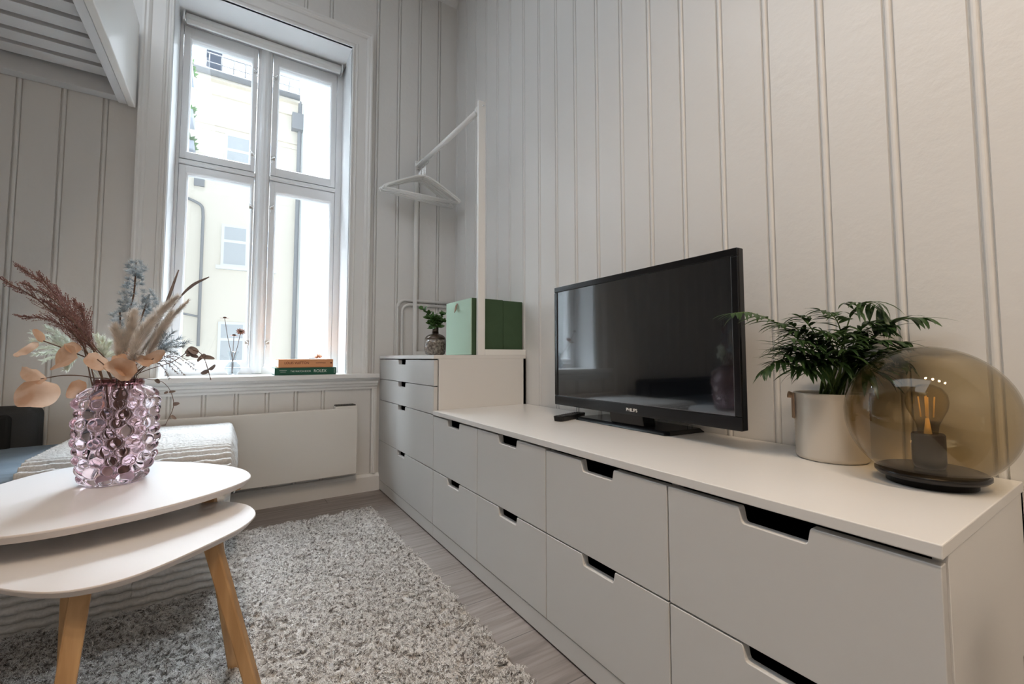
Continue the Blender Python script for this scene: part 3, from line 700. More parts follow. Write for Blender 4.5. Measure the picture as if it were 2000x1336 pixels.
fr([(1610, 700, PD), (1590, 650, PD - .02), (1570, 625, PD - .03), (1560, 618, PD - .04)], 12, .05, .008, 1., .4)
fr([(1650, 700, PD), (1640, 640, PD - .03), (1625, 615, PD - .05), (1600, 605, PD - .06)], 12, .05, .009, 1., .4)
fr([(1680, 720, PD), (1720, 690, PD - .02), (1750, 690, PD - .04), (1775, 705, PD - .05)], 12, .05, .009, .9, .4)
fr([(1660, 720, PD), (1690, 680, PD - .03), (1725, 665, PD - .06), (1765, 668, PD - .08)], 12, .055, .010, .9, .4)
for k in range(30):
    u0, v0 = rnd(1535, 1730), rnd(632, 715); dd = rnd(-.07, .03)
    fr([(1640 + (u0 - 1640) * .35, 715, PD + dd * .4), (1640 + (u0 - 1640) * .8, v0 + 10, PD + dd), (u0 + (14 if u0 > 1640 else -14), v0 - 2, PD + dd * 1.2)], 11, rnd(.060, .080), rnd(.0075, .0098), rnd(.7, 1.2), .35)

# ------------------------------------------------------------------ sofa, blanket
sf = thing('sofa', (-2.2, -.47, 0), 'low blue-grey velvet daybed sofa along the window wall under the loft', 'sofa')
mb = MB(); mb.box(-3.2, -1.205, -.812, -.12, .22, .425); mb.build('seat_cushion', M_SOFA, sf, bevel=.095, seg=8)
mb = MB(); mb.box(-3.2, -1.215, -.800, -.12, .05, .27); mb.build('base', M_SOFADK, sf, bevel=.01)
mb = MB(); mb.box(-3.2, -1.775, -.215, -.10, .30, .572); mb.build('back_frame', M_SOFADK, sf, bevel=.035, seg=5)
mb = MB(); mb.box(-3.15, -1.835, -.235, -.20, .40, .545); mb.build('back_cushion', M_SOFABK, sf, bevel=.02, seg=4)
for x in (-3.1, -1.3):
    for y in (-.76, -.2): MB().box(x - .02, x + .02, y - .02, y + .02, .0075 if x > -2 else 0, .05).build('leg', M_BLACKM, sf)
# knitted blanket: over the seat top, down the front, slightly over the right end
mb = MB()
bx0, bx1 = -1.665, -1.182
ztp, yfr = .438, -.842
Ltop, Lfr = .70, .43
def blanket(u, v):
    # u across (x), v along: back -> front edge -> down
    s = v * (Ltop + Lfr); x = bx0 + (bx1 - bx0 + .05) * u
    r = .13
    left_in = 0
    if s < Ltop - r: y = yfr + r + (Ltop - r - s); z = ztp; n = V(0, 0, 1)
    elif s < Ltop - r + r * PI / 2:
        a = (s - (Ltop - r)) / r; y = yfr + r - r * sin(a); z = ztp - r + r * cos(a); n = V(0, -sin(a), cos(a))
    else: y = yfr; z = ztp - r - (s - (Ltop - r + r * PI / 2)); n = V(0, -1, 0)
    # right end falls over the corner
    over = x - bx1
    if over > 0 and n.z > .5: z -= over * 1.2 + over * over * 8; x = bx1 + over * .5; n = V(.6, 0, .8)
    elif over > 0: x = bx1 + over * .35; y += over * .8
    down = max(0, ztp - .05 - z)
    x += down * (-.09 if u > .5 else .0) * (u - .3)
    wv = .0016 * sin(x * 120 + 2.2 * sin(s * 9)) + .0016 * noise.noise(V(x * 30, s * 30, 0))
    rib = abs(sin(PI * (s + wv) / .0235))
    st = .0022 * noise.noise(V(x * 170, s * 90, 3))
    n = n.normalized(); q = V(x, y, z) + n * (rib ** .7 * .015 + st + .004 * noise.noise(V(x * 6, s * 6, 1)))
    if n.y < -.5: q.y += .010 * sin(x * 11 + 1) * min(1, down * 5) - .006
    return q
mb.grid(blanket, 190, 460)
bl = mb.build('knitted_blanket', M_KNIT, solid=.004); tag(bl, 'chunky ribbed off-white knitted blanket draped over the end of the sofa', 'blanket')

# ------------------------------------------------------------------ nested coffee tables
def tabletop(t, pts, z1, th, name='tabletop'):
    sp = cspline(pts, 10)
    cx = sum(p.x for p in sp) / len(sp); cy = sum(p.y for p in sp) / len(sp)
    mb = MB(); n = len(sp)
    rings = [(0.955, 0), (.975, .35), (1.0, .80), (1.0, .93), (.996, 1.0)]
    vs = []
    for s, h in rings:
        for p in sp: vs.append((cx + (p.x - cx) * s, cy + (p.y - cy) * s, z1 - th + th * h))
    m_ = len(rings)
    fs = [(i * n + k, i * n + (k + 1) % n, (i + 1) * n + (k + 1) % n, (i + 1) * n + k) for i in range(m_ - 1) for k in range(n)]
    mb.add(vs, fs + [tuple(reversed(range(n)))], False)
    o = mb.build('edge', M_EDGE, t)
    mb = MB(); mb.hexa([(cx + (p.x - cx) * .9955, cy + (p.y - cy) * .9955, z1 - .0015) for p in sp], [(cx + (p.x - cx) * .9955, cy + (p.y - cy) * .9955, z1) for p in sp])
    mb.build(name, M_TABLE, t)
def tleg(t, top, foot, a=.0135, b=.0115, an=-.34):
    top, foot = Vector(top), Vector(foot); d = (foot - top).normalized()
    s = V(-d.y, d.x, 0); s = V(1, 0, 0) if s.length < .02 else s.normalized()
    s = V(cos(an), sin(an), 0); q = V(-sin(an), cos(an), 0)
    c = lambda p, k: [p + s * a * k * i + q * b * k * j for i, j in ((-1, -1), (1, -1), (1, 1), (-1, 1))]
    mb = MB(); mb.hexa(c(foot, .85), c(top, 1.0)); mb.build('leg', M_OAK, t, bevel=.003)
ut = thing('coffee_table', (-1.42, -1.2, 0), 'larger and higher white pebble-shaped coffee table carrying the pink vase', 'table', 'nested coffee tables')
U = [(-1.129, -1.301), (-1.149, -1.193), (-1.228, -1.067), (-1.350, -.957), (-1.47, -.905), (-1.56, -.935), (-1.620, -1.05), (-1.650, -1.20), (-1.640, -1.36), (-1.575, -1.47), (-1.488, -1.505), (-1.424, -1.511), (-1.363, -1.499), (-1.294, -1.475), (-1.216, -1.425), (-1.159, -1.368)]
tabletop(ut, [V(x, y, 0) for x, y in U], .455, .017)
tleg(ut, (-1.218, -1.262, .437), (-1.150, -1.318, .016)); tleg(ut, (-1.495, -1.00, .437), (-1.515, -.93, .016)); tleg(ut, (-1.58, -1.36, .437), (-1.64, -1.40, .016))
MB().box(-1.235, -1.15, -1.30, -1.245, .425, .438).build('leg_bracket', M_OAK, ut)
lt = thing('coffee_table', (-1.33, -1.45, 0), 'smaller and lower white pebble-shaped coffee table tucked under the larger one', 'table', 'nested coffee tables')
W_ = [(-1.122, -1.432), (-1.136, -1.35), (-1.180, -1.293), (-1.251, -1.260), (-1.35, -1.245), (-1.46, -1.255), (-1.530, -1.300), (-1.556, -1.39), (-1.535, -1.48), (-1.490, -1.55), (-1.435, -1.613), (-1.377, -1.655), (-1.320, -1.660), (-1.268, -1.634), (-1.193, -1.562), (-1.145, -1.502)]
tabletop(lt, [V(x, y, 0) for x, y in W_], .400, .014)
tleg(lt, (-1.200, -1.508, .386), (-1.100, -1.562, .016)); tleg(lt, (-1.368, -1.585, .386), (-1.386, -1.675, .016), an=.16); tleg(lt, (-1.425, -1.36, .386), (-1.444, -1.28, .016))

# ------------------------------------------------------------------ pink bubble vase
VC = V(-1.400, -1.172, .455)
HV = .232
def body_r(z):
    t = z / HV
    if t < .42: return .048 + .020 * sin(PI / 2 * t / .42)
    if t < .84: return .068
    return .068 - .020 * ((t - .84) / .16) ** 1.6
bubs = []
rows = 10
for j in range(rows):
    z = .014 + j * (HV - .030) / (rows - 1) * .97; n_ = 13 if 0 < j < rows - 1 else 11
    for k in range(n_):
        bubs.append((2 * PI * (k + .5 * (j % 2)) / n_ + rnd(-.07, .07), z + rnd(-.003, .003), rnd(.0122, .0165)))
from collections import defaultdict
NT, NZ = 300, 210
def outer(z, th):
    r0 = body_r(z) - .003; best = 0
    for a, zb2, rr in bubs:
        if abs(zb2 - z) > rr: continue
        da = (a - th + PI) % (2 * PI) - PI; dx = da * r0
        d2 = dx * dx + (z - zb2) ** 2
        if d2 < rr * rr: best = max(best, math.sqrt(rr * rr - d2) * 1.08)
    return r0 + max(best - .001, 0)
mb = MB(); vs = []; rings = []
for j in range(NZ + 1):
    z = HV * j / NZ; zc_ = min(max(z, .0), HV)
    for k in range(NT):
        th = 2 * PI * k / NT; r = outer(zc_, th); vs.append((VC.x + r * cos(th), VC.y + r * sin(th), VC.z + .0005 + z))
inner_prof = [(.042, HV + .004), (.040, HV), (.046, HV - .02), (.054, HV - .045), (.058, .14), (.055, .08), (.046, .03), (.038, .014), (.02, .012), (.001, .012)]
for r, z in inner_prof:
    for k in range(NT): th = 2 * PI * k / NT; vs.append((VC.x + r * cos(th), VC.y + r * sin(th), VC.z + z))
nr = NZ + 1 + len(inner_prof)
fs = [(i * NT + k, i * NT + (k + 1) % NT, (i + 1) * NT + (k + 1) % NT, (i + 1) * NT + k) for i in range(nr - 1) for k in range(NT)]
fs.append(tuple(reversed(range(NT)))); fs.append(tuple(range((nr - 1) * NT, nr * NT)))
mb.add(vs, fs, True)
vz = mb.build('bubble_vase', M_PINK, origin=tuple(VC)); tag(vz, 'pink glass vase covered in round bubbles on the coffee table, holding dried flowers', 'vase')

MB().lathe([(.0450, HV - .004), (.0465, HV + .004), (.0465, HV + .013), (.0445, HV + .013), (.0435, HV + .004), (.0425, HV - .004)], VC, 48, closed=True).build('vase_rim', thin_glass('plum_glass', (.62, .46, .46), 1.4), vz)
# ------------------------------------------------------------------ dried bouquet
VB = VC + V(0, 0, .02)
VD = (VC - CAM).dot(FW)
def stemroot(): return VB + V(rnd(-.028, .028), rnd(-.028, .028), 0)
def necked(u, v, d=0):
    return [stemroot(), VC + V(rnd(-.020, .020) + (u - 225) * .00013, rnd(-.020, .020), HV - .01)]
def bouq(name, px, lab, cat, grp=None, neck=None):
    pts = necked(px[-1][0], 0) if neck is None else neck
    pts = pts + [at(u, v, VD + d) for u, v, d in px]
    return thing(name, pts[0], lab, cat, grp), spline(pts, 10)
millet = [
 ([(150, 640, .0), (90, 560, .01), (36, 520, .02)], 'longest dark red millet plume in the bouquet, pointing to the upper left'),
 ([(150, 660, -.02), (80, 590, -.02), (2, 545, -.02)], 'dark red millet plume reaching the left edge of the picture'),
 ([(160, 670, .02), (105, 628, .03), (40, 617, .04)], 'lowest dark red millet plume, pointing left'),
 ([(165, 660, .01), (120, 590, .02), (78, 538, .02)], 'dark red millet plume just right of the longest one'),
 ([(172, 660, .03), (140, 605, .03), (112, 566, .04)], 'dark red millet plume in the middle of the fan'),
 ([(180, 670, -.01), (165, 620, .0), (148, 594, .0)], 'right-most and shortest dark red millet plume'),
 ([(160, 650, -.03), (110, 590, -.03), (50, 555, -.03)], 'dark red millet plume between the longest one and the one at the picture edge'),
 ([(170, 660, .0), (130, 620, -.01), (90, 590, -.01)], 'short dense dark red millet plume low in the fan')]
for px, lab in millet:
    t, sp = bouq('millet_plume', px, lab, 'dried flower', 'dark red millet plumes in the pink vase'); N = len(sp)
    MB().tube(sp, .0013, 5).build('stem', M_TWIG, t)
    mb = MB(); i0 = int(N * .42)
    for i in range(i0, N):
        f = (i - i0) / (N - i0); tg = (sp[min(i + 1, N - 1)] - sp[i - 1]).normalized()
        for q in range(3):
            sd = tg.cross(rv()).normalized(); l = (.052 * (1 - f) + .012) * rnd(.6, 1.1); e = sp[i] + tg * l * 1.0 + sd * l * .34
            mb.tube([sp[i], sp[i].lerp(e, .5) + sd * l * .03, e], .0004, 3, False)
            for s_ in range(7):
                p = sp[i].lerp(e, .25 + .75 * s_ / 6) + rv() * .0016; mb.octa(p, tg + rv() * .5, rnd(.0014, .0022), rnd(.0009, .0013))
    mb.build('seeds', M_RED, t)
def tuft(mb, c, R, n, tg, w_=.0009):
    for k in range(n):
        d = (rv().normalized() + Vector(tg) * .7).normalized(); e = c + d * R * rnd(.6, 1); s_ = d.cross(rv()).normalized() * w_
        mb.add([c - s_, c + s_, e], [(0, 1, 2)])
frost = [
 ([(250, 640, .0), (262, 570, .0), (266, 512, .0)], [(266, 515, 16), (258, 535, 17), (272, 530, 17), (264, 548, 16), (252, 560, 13), (250, 582, 15), (246, 600, 17)], 'tall frosted blue-grey conifer sprig in the middle of the bouquet'),
 ([(262, 660, .01), (280, 610, .01), (292, 575, .02)], [(290, 578, 16), (298, 590, 14), (280, 596, 16), (276, 615, 18), (268, 636, 18)], 'shorter frosted conifer sprig right of the tall one'),
 ([(240, 670, -.02), (236, 640, -.02), (234, 610, -.02)], [(233, 612, 14), (244, 600, 14), (236, 634, 17), (246, 650, 17)], 'short frosted conifer sprig left of the tall one')]
for px, tf, lab in frost:
    t, sp = bouq('frosted_sprig', px, lab, 'dried flower', 'frosted conifer sprigs in the pink vase')
    MB().tube(sp, .0017, 6).build('stem', M_TWIG, t); mb = MB()
    for (u, v, r_) in tf:
        c = at(u, v, VD + px[-1][2] + rnd(-.01, .01))
        for q in range(11): tuft(mb, c + rv() * r_ / 850 * .75, r_ / 850 * .75, 30, (0, 0, 1), .0006)
    mb.build('needles', M_FROST, t)
pampas = [
 ([(270, 680, -.02), (300, 625, -.02), (343, 582, -.02)], .013, 'soft beige pampas plume leaning right towards the window'),
 ([(275, 690, .0), (315, 640, .0), (365, 590, .0)], .009, 'slimmer brownish pampas plume right of the soft beige one'),
 ([(245, 680, -.03), (255, 650, -.03), (262, 612, -.03)], .014, 'upright beige pampas plume in front of the frosted sprigs'),
 ([(232, 700, -.035), (234, 670, -.035), (226, 640, -.035)], .013, 'short beige pampas plume left of the upright one'),
 ([(255, 700, -.045), (268, 670, -.045), (285, 645, -.045)], .013, 'short beige pampas plume at the front of the bouquet'),
 ([(262, 700, -.05), (276, 655, -.055), (300, 622, -.055)], .012, 'pale pampas plume crossing the front of the conifer sprigs'),
 ([(285, 700, -.01), (312, 655, -.01), (334, 612, -.01)], .012, 'pale pampas plume just below the soft leaning one')]
for px, R0, lab in pampas:
    t, sp = bouq('pampas_plume', px, lab, 'dried flower', 'beige pampas plumes in the pink vase'); N = len(sp); i0 = int(N * .45)
    MB().tube(sp, .0013, 5).build('stem', M_PAMPAS, t); mb = MB()
    for i in range(i0, N):
        f = (i - i0) / (N - i0); tg = (sp[min(i + 1, N - 1)] - sp[i - 1]).normalized(); r_ = 1.5 * R0 * (sin(PI * (f * .85 + .12)) ** .6)
        for q in range(90):
            sd = tg.cross(rv()).normalized(); b = sp[i] + tg * rnd(-.004, .004); e = b + tg * r_ * rnd(.9, 1.9) + sd * r_ * rnd(.2, 1.0); w_ = rv() * .0009
            mb.add([b - w_, b + w_, e + w_ * .3], [(0, 1, 2)])
    mb.build('plume', M_PAMPAS, t)
for px, lab in (([(280, 690, .02), (318, 610, .02), (349, 527, .02)], 'thin brown cattail-like spike, the taller of the two on the right'), ([(285, 680, .03), (345, 590, .03), (375, 558, .03), (408, 541, .03)], 'thin brown curved spike ending in a pale tip beside the window')):
    t, sp = bouq('dried_spike', px, lab, 'dried flower', 'brown spikes in the pink vase'); N = len(sp)
    MB().tube(sp, .0012, 5).build('stem', M_TWIG, t)
    k = sp[int(N * .62):]; MB().tube(k, [.0012 + .0022 * sin(PI * min(1, (i + 1) / len(k)) ** 1.1) for i in range(len(k))], 7).build('seed_head', M_EUC, t)
def leafdisc(p, d, n, l, wd, curl): return MB().leaf(p, d, n, l, wd, curl, 8, .55, .22)
def toward(u0, v0, u1, v1, d=0, d2=0): a = at(u0, v0, VD + d); b = at(u1, v1, VD + d + d2); return a, (b - a)
def leafset(name, px, leaves, lab, m, cat='dried flower', grp=None, neck=None, sr=.0013):
    t, sp = bouq(name, px, lab, cat, grp, neck); MB().tube(sp, sr, 6).build('stem', M_TWIG, t)
    for (u0, v0, u1, v1, wd, curl, d) in leaves:
        p, dv = toward(u0, v0, u1, v1, d); l = dv.length
        nn = (CAM - p).normalized() + rv() * .45
        mb = MB(); mb.leaf(p, dv, nn, l * 1.03, wd / 850 * VD * .95, curl, 14, .42, .45)
        am = l * .085; ph = rnd(0, 6)
        mb.v = [tuple(Vector(q) + nn * am * noise.noise(Vector(q) * 38 + Vector((ph, 0, 0))) * 1.3 + UP * am * .5 * noise.noise(Vector(q) * 60)) for q in mb.v]
        mb.build('leaf', m, t)
    return t
leafset('dried_leaf_branch', [(180, 738, -.03), (130, 733, -.04), (80, 740, -.05)], [(92, 742, 28, 722, 26, .4, -.05), (80, 742, 62, 800, 60, .5, -.05)], 'lowest dried leaf branch with two big peach leaves hanging at the left', M_PEACH, grp='dried peach leaf branches in the pink vase')
leafset('dried_leaf_branch', [(185, 710, .0), (135, 685, -.01), (85, 666, -.02)], [(75, 668, 24, 700, 15, .3, -.02), (82, 668, 68, 640, 14, .5, -.02), (152, 698, 95, 706, 50, .5, -.04), (150, 690, 132, 668, 22, .4, -.03)], 'upper left dried leaf branch with twisted peach leaves', M_PEACH, grp='dried peach leaf branches in the pink vase')
leafset('dried_leaf_branch', [(215, 735, -.04), (205, 715, -.05), (190, 702, -.05)], [(212, 718, 160, 692, 28, .4, -.05), (262, 706, 205, 738, 46, .6, -.06), (155, 742, 140, 782, 26, .5, -.05), (255, 735, 228, 690, 32, .5, -.05)], 'dried leaf branch with amber leaves curling over the rim of the vase', M_PEACH, grp='dried peach leaf branches in the pink vase')
leafset('dried_leaf_branch', [(265, 730, -.03), (285, 712, -.03), (300, 700, -.03)], [(285, 706, 318, 688, 22, .5, -.03), (290, 716, 262, 690, 24, .5, -.04), (262, 690, 238, 662, 22, .5, -.02)], 'small right-hand dried leaf branch with reddish peach leaves', M_PEACH, grp='dried peach leaf branches in the pink vase')
EUC = [VC + V(.02, 0, .12), VC + V(.035, 0, HV - .005)]
leafset('eucalyptus_twig', [(340, 705, .0), (372, 685, .0), (396, 695, .0), (412, 742, .0)], [(378, 690, 362, 684, 14, .3, 0), (385, 692, 369, 677, 14, .3, 0), (392, 696, 417, 700, 9, .2, 0), (402, 692, 384, 706, 8, .2, 0), (408, 722, 420, 713, 9, .2, 0), (408, 722, 392, 731, 9, .2, 0), (372, 690, 386, 698, 9, .3, 0), (374, 686, 364, 697, 9, .3, 0)], 'brown eucalyptus twig drooping right in front of the window', M_EUC, grp=None, sr=.0009)
leafset('drooping_twig', [(300, 742, .0), (328, 756, .0), (339, 792, .0), (322, 832, .0)], [(304, 741, 311, 748, 7, .3, 0), (330, 766, 342, 764, 5, .2, 0), (329, 766, 320, 768, 5, .2, 0), (338, 790, 350, 788, 8, .2, 0), (334, 812, 344, 818, 6, .2, 0), (324, 828, 314, 832, 6, .2, 0)], 'thin twig with tiny pale leaves curving down right of the vase', M_EUC, sr=.0006)
def grassfan(name, px, tips, m, lab, ln=.012, wd=.0010, dens=16):
    t, sp = bouq(name, px, lab, 'dried flower'); MB().tube(sp, .0010, 5).build('stem', M_TWIG if m is not M_PALE else M_PALE, t); mb = MB()
    b = sp[-1]
    for (u, v, sag) in tips:
        e = at(u, v, VD + px[-1][2] + rnd(-.02, .02)); mid = b.lerp(e, .5) + V(0, 0, sag); s2 = spline([b, mid, e], 8); mb.tube(s2, .0005, 4, False)
        for i in range(3, len(s2)):
            tg = (s2[i] - s2[i - 1]).normalized()
            for q in range(dens // 4):
                d = (tg + tg.cross(rv()).normalized() * .8).normalized(); w_ = d.cross(rv()).normalized() * wd * .8
                mb.add([s2[i] - w_, s2[i] + w_, s2[i] + d * ln], [(0, 1, 2)])
    mb.build('blades', m, t)
grassfan('pale_fern', [(170, 715, .04), (150, 690, .05)], [(66, 650, .01), (62, 665, .01), (64, 680, .008), (70, 692, .006), (85, 705, .004), (90, 640, .012), (110, 655, .01), (130, 720, 0)], M_PALE, 'pale greenish fern spreading left behind the peach leaves', .013, .0030, 30)
grassfan('pale_fern', [(200, 720, .03), (205, 700, .03)], [(188, 655, .004), (200, 660, .003), (215, 668, .003), (196, 680, .0), (222, 690, .0), (180, 680, .0)], M_PALE, 'small pale fern in the gap at the middle of the bouquet', .013, .0028, 26)
grassfan('frosted_fern', [(290, 710, .0), (305, 692, .0)], [(338, 648, .005), (352, 660, .005), (358, 676, .006), (345, 690, .006), (322, 652, .003), (366, 668, .006), (330, 670, .003)], M_FROST, 'feathery grey-green fern on the right beside the window', .013, .0013, 26)
grassfan('dark_grass', [(275, 725, -.02), (300, 708, -.02)], [(382, 722, .022), (362, 734, .018), (345, 728, .014), (352, 712, .016), (378, 712, .022), (330, 738, .012)], M_EUC, 'thin dark drooping grass blades low on the right of the bouquet', .007, .0012, 12)

# ------------------------------------------------------------------ rug
rg = thing('rug', (-1.5, -1.6, 0), 'thick speckled off-white shaggy rug on the floor', 'rug')
RX0, RX1, RY0, RY1 = -2.4, -.592, -2.75, -.352
MB().box(RX0, RX1, RY0, RY1, .0005, .006).build('rug_backing', M_RUGB, rg)
pl = MB().grid(lambda u, v: V(RX0 + (RX1 - RX0) * u, RY0 + (RY1 - RY0) * v, .0065), 4, 6, False).build('rug_pile', M_RUGB, rg)
pl['kind'] = 'stuff'; pl.data.materials.append(M_PILE)
me = pl.data
nrm_up = me.polygons[0].normal.z
if nrm_up < 0: me.flip_normals()
pm = pl.modifiers.new('pile', 'PARTICLE_SYSTEM'); ps = pl.particle_systems[0].settings
ps.type = 'HAIR'; ps.count = 26000; ps.hair_length = .013; ps.hair_step = 3; ps.material = 2
ps.child_type = 'SIMPLE'; ps.rendered_child_count = 16; ps.child_percent = 16; ps.child_radius = .008; ps.child_length = 1; ps.child_length_threshold = .5
ps.roughness_1 = .010; ps.roughness_1_size = .02; ps.roughness_2 = .012; ps.roughness_2_size = .05; ps.roughness_endpoint = .012; ps.root_radius = .9; ps.tip_radius = .7; ps.radius_scale = .0011
ps.kink = 'CURL'; ps.kink_amplitude = .0035; ps.kink_frequency = 1.6
ps.distribution = 'RAND'; ps.use_even_distribution = True; ps.render_step = 3; ps.display_step = 2
pl.particle_systems[0].seed = 3

# ------------------------------------------------------------------ loft bed at the upper left
lb = thing('loft_bed', (-2.4, -1.2, 1.87), 'white painted loft bed platform seen from below at the upper left', 'loft bed')
LY = -2.3
MB().box(-1.596, -1.570, LY, -.034, 1.872, 2.262).build('side_board', M_METAL, lb, bevel=.003)
MB().box(-1.628, -1.598, LY, -.034, 1.878, 2.02).build('side_joist', M_LOFT, lb, bevel=.002)
MB().box(-3.6, -1.629, -.060, -.004, 1.896, 1.968).build('wall_ledger', M_LOFT, lb, bevel=.002)
for k in range(20):
    y = -.112 - k * .0985; MB().box(-3.6, -1.629, y - .070, y, 1.944, 1.962).build('slat', M_LOFT, lb, bevel=.001)
MB().box(-3.6, -1.632, LY, -.064, 1.966, 2.10).build('mattress', M_BED, lb, bevel=.02)

# ------------------------------------------------------------------ bin at the right edge
bn = thing('waste_bin', (-.330, -2.587, 0), 'steel waste bin with a rounded black lid at the right edge beyond the sideboard', 'bin')
MB().lathe([(0, .001), (.093, .001), (.095, .01), (.098, .35), (.098, .36)], bn.location, 48).build('bin_body', M_STEEL, bn)
MB().lathe([(.0995, .345), (.101, .35), (.101, .372), (.098, .384), (.086, .400), (.060, .411), (.03, .415), (0, .416)], bn.location, 48).build('lid', M_BLACK, bn)

# ------------------------------------------------------------------ courtyard outside
def win_out(b, x0, x1, z0, z1, y):
    f = MB()
    f.box(x0 - .05, x1 + .05, y - .03, y + .05, z0 - .05, z0); f.box(x0 - .05, x1 + .05, y - .03, y + .05, z1, z1 + .05); f.box(x0 - .05, x0, y - .03, y + .05, z0, z1); f.box(x1, x1 + .05, y - .03, y + .05, z0, z1)
    xm = (x0 + x1) / 2; zm = z0 + (z1 - z0) * .62; f.box(xm - .035, xm + .035, y - .03, y + .05, z0, z1); f.box(x0, x1, y - .028, y + .05, zm - .03, zm + .03)
    f.box(x0 - .13, x1 + .13, y - .10, y, z0 - .12, z0 - .05)
    w_ = f.build('facade_window', M_OUTW, b); MB().box(x0, x1, y - .02, y - .005, z0, z1).build('curtained_pane', M_CURT, w_)
cb = thing('apartment_building', (-4, 9.3, -7), 'cream yellow courtyard facade with white windows seen through the window', 'building')
MB().box(-9, -.03, 9.0, 9.4, -7, 6.90).build('facade', M_YEL, cb)
mb = MB(); mb.box(-9, .02, 8.86, 9.0, 6.80, 6.92); mb.box(-9, -.03, 8.93, 9.0, 6.50, 6.56); mb.box(-9, -.03, 8.95, 9.0, 5.82, 5.86); mb.box(-9, -.03, 8.97, 9.0, 5.70, 5.73); mb.build('cornice', M_YEL, cb)
mb = MB(); mb.hexa([(-9, 8.84, 6.92), (-9, 9.4, 6.92), (-9, 12.4, 9.0), (-9, 12.2, 9.1)], [(-.25, 8.84, 6.92), (-.25, 9.4, 6.92), (-.25, 12.4, 9.0), (-.25, 12.2, 9.1)]); mb.build('roof', M_ROOF, cb)
mb = MB(); mb.tube([(-9, 8.80, 6.90), (-.05, 8.80, 6.90)], .07, 10); mb.build('gutter', M_PIPE, cb)
mb = MB(); mb.box(-1.9, -1.6, 9.8, 10.3, 7.2, 9.6); mb.build('chimney', M_ROOF, cb)
mb = MB()
for k in range(9): mb.tube([(-1.8 + k * .22, 9.05, 7.05), (-1.8 + k * .22, 9.05, 7.45)], .012, 5)
mb.tube([(-1.85, 9.05, 7.45), (-.05, 9.05, 7.45)], .014, 5); mb.tube([(-1.85, 9.05, 7.25), (-.05, 9.05, 7.25)], .012, 5); mb.build('roof_railing', M_PIPE, cb)
for z0, z1 in ((4.85, 5.66), (2.80, 3.62), (.62, 1.48), (-1.6, -.7)):
    win_out(cb, -1.42, -.56, z0, z1, 8.99); win_out(cb, -4.6, -3.7, z0, z1, 8.99)
mb = MB(); mb.tube([(-.03, 8.90, 6.85), (-.03, 8.90, 6.3), (-.05, 8.92, -6)], .045, 10); mb.build('drainpipe', M_PIPE, cb)
mb = MB(); mb.box(-.20, .06, 8.76, 8.96, 6.12, 6.50); mb.build('rain_hopper', M_PIPE, cb)
mb = MB(); mb.tube(spline([(-2.3, 8.93, 4.18), (-2.0, 8.93, 4.08), (-1.83, 8.93, 3.98), (-1.80, 8.93, 3.75)], 5) + [V(-1.80, 8.93, 1.0)], .028, 8); mb.tube([(-2.3, 8.93, 1.72), (-1.80, 8.93, 1.62)], .022, 6); mb.build('drainpipe', M_PIPE, cb)
mb = MB(); mb.box(-1.98, -1.80, 8.95, 9.0, 4.42, 4.58); mb.build('air_vent', M_PIPE, cb)
wb = thing('white_building', (1.7, 8.9, -7), 'white courtyard facade right of the drainpipe seen through the window', 'building')
MB().box(.03, 5, 8.7, 9.6, -7, 7.55).build('facade', M_WHF, wb); MB().box(.03, 5, 8.6, 9.6, 7.55, 7.75).build('parapet', M_ROOF, wb)
bb = thing('balcony_building', (-3.6, 5.5, -7), 'pale side wing with railed balconies at the left of the window view', 'building')
MB().box(-4.2, -2.55, 3.2, 8.95, -7, 7.8).build('facade', M_WHF, bb)
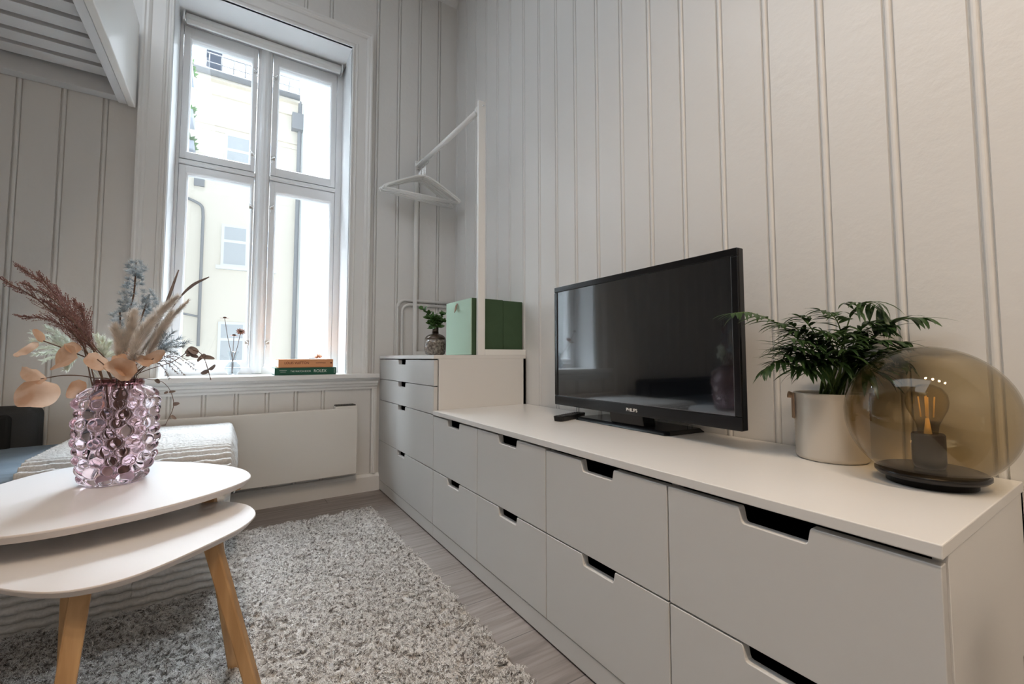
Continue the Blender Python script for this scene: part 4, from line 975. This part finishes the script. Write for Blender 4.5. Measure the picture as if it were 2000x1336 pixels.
for i, z in enumerate((4.55, 1.75)):
    mb = MB(); mb.box(-2.55, -2.02, 4.9, 7.6, z - .12, z); s_ = mb.build('balcony_slab', M_OUTW, bb)
    mb = MB()
    for k in range(26): y = 4.92 + k * .106; mb.box(-2.045, -2.03, y, y + .02, z, z + .95)
    mb.box(-2.05, -2.02, 4.9, 7.6, z + .93, z + .98)
    for k in range(5): x = -2.5 + k * .11; mb.box(x, x + .015, 7.585, 7.6, z, z + .95)
    mb.box(-2.55, -2.02, 7.58, 7.60, z + .93, z + .98); mb.build('balcony_railing', M_RAIL, s_)
for z, y in ((5.60, 6.6), (5.0, 7.0), (4.6, 7.4)):
    mb = MB(); mb.box(-2.06, -1.90, y, y + .5, z - .0, z + .16); p = mb.build('flower_box', M_RAIL, bb); mb = MB()
    for k in range(60): d = rv(); d.z = abs(d.z); mb.leaf(V(-1.98, y + rnd(0, .5), z + .15), d, rv(), .16, .06, .5, 4)
    mb.build('foliage', M_LEAF, p)

# ------------------------------------------------------------------ ceiling spotlights of the room (outside the picture) and an added fill light
sun_col = (1, .77, .56)
sl = thing('ceiling_spotlight', (-1.0, -3.2, H), 'row spotlight on the ceiling behind the camera', 'lamp', 'ceiling spotlights')
MB().lathe([(.045, -.055), (.045, -.001), (0, -.001)], sl.location, 24).build('lamp_housing', M_METAL, sl)
MB().lathe([(0, -.050), (.040, -.050)], sl.location, 24).build('lens', M_SPOT, sl)
spots = [(-1.2, -2.65), (-1.2, -3.0), (-1.2, -3.35), (-1.2, -3.7)]
for k, (x, y) in enumerate(spots):
    o = sl if k == 0 else copy_tree(sl); o.location = (x, y, H)
    o['label'] = ['ceiling spotlight nearest the window in the row', 'second ceiling spotlight from the window in the row', 'third ceiling spotlight from the window in the row', 'ceiling spotlight furthest from the window in the row'][k]
    l = bpy.data.lights.new('spot_light', 'SPOT'); l.energy = 25; l.color = sun_col; l.spot_size = 2.4; l.spot_blend = .8; l.shadow_soft_size = .06
    lo = bpy.data.objects.new('spot_light', l); C.objects.link(lo); lo.parent = o; lo.location = (0, 0, -.07)
area('ceiling_fill', (-2.2, -1.9, H - .03), 1.6, 27, (.86, .93, 1), (-2.2, -1.9, 0), 2.2)  # soft area light added under the ceiling to fill the room, not a fitting
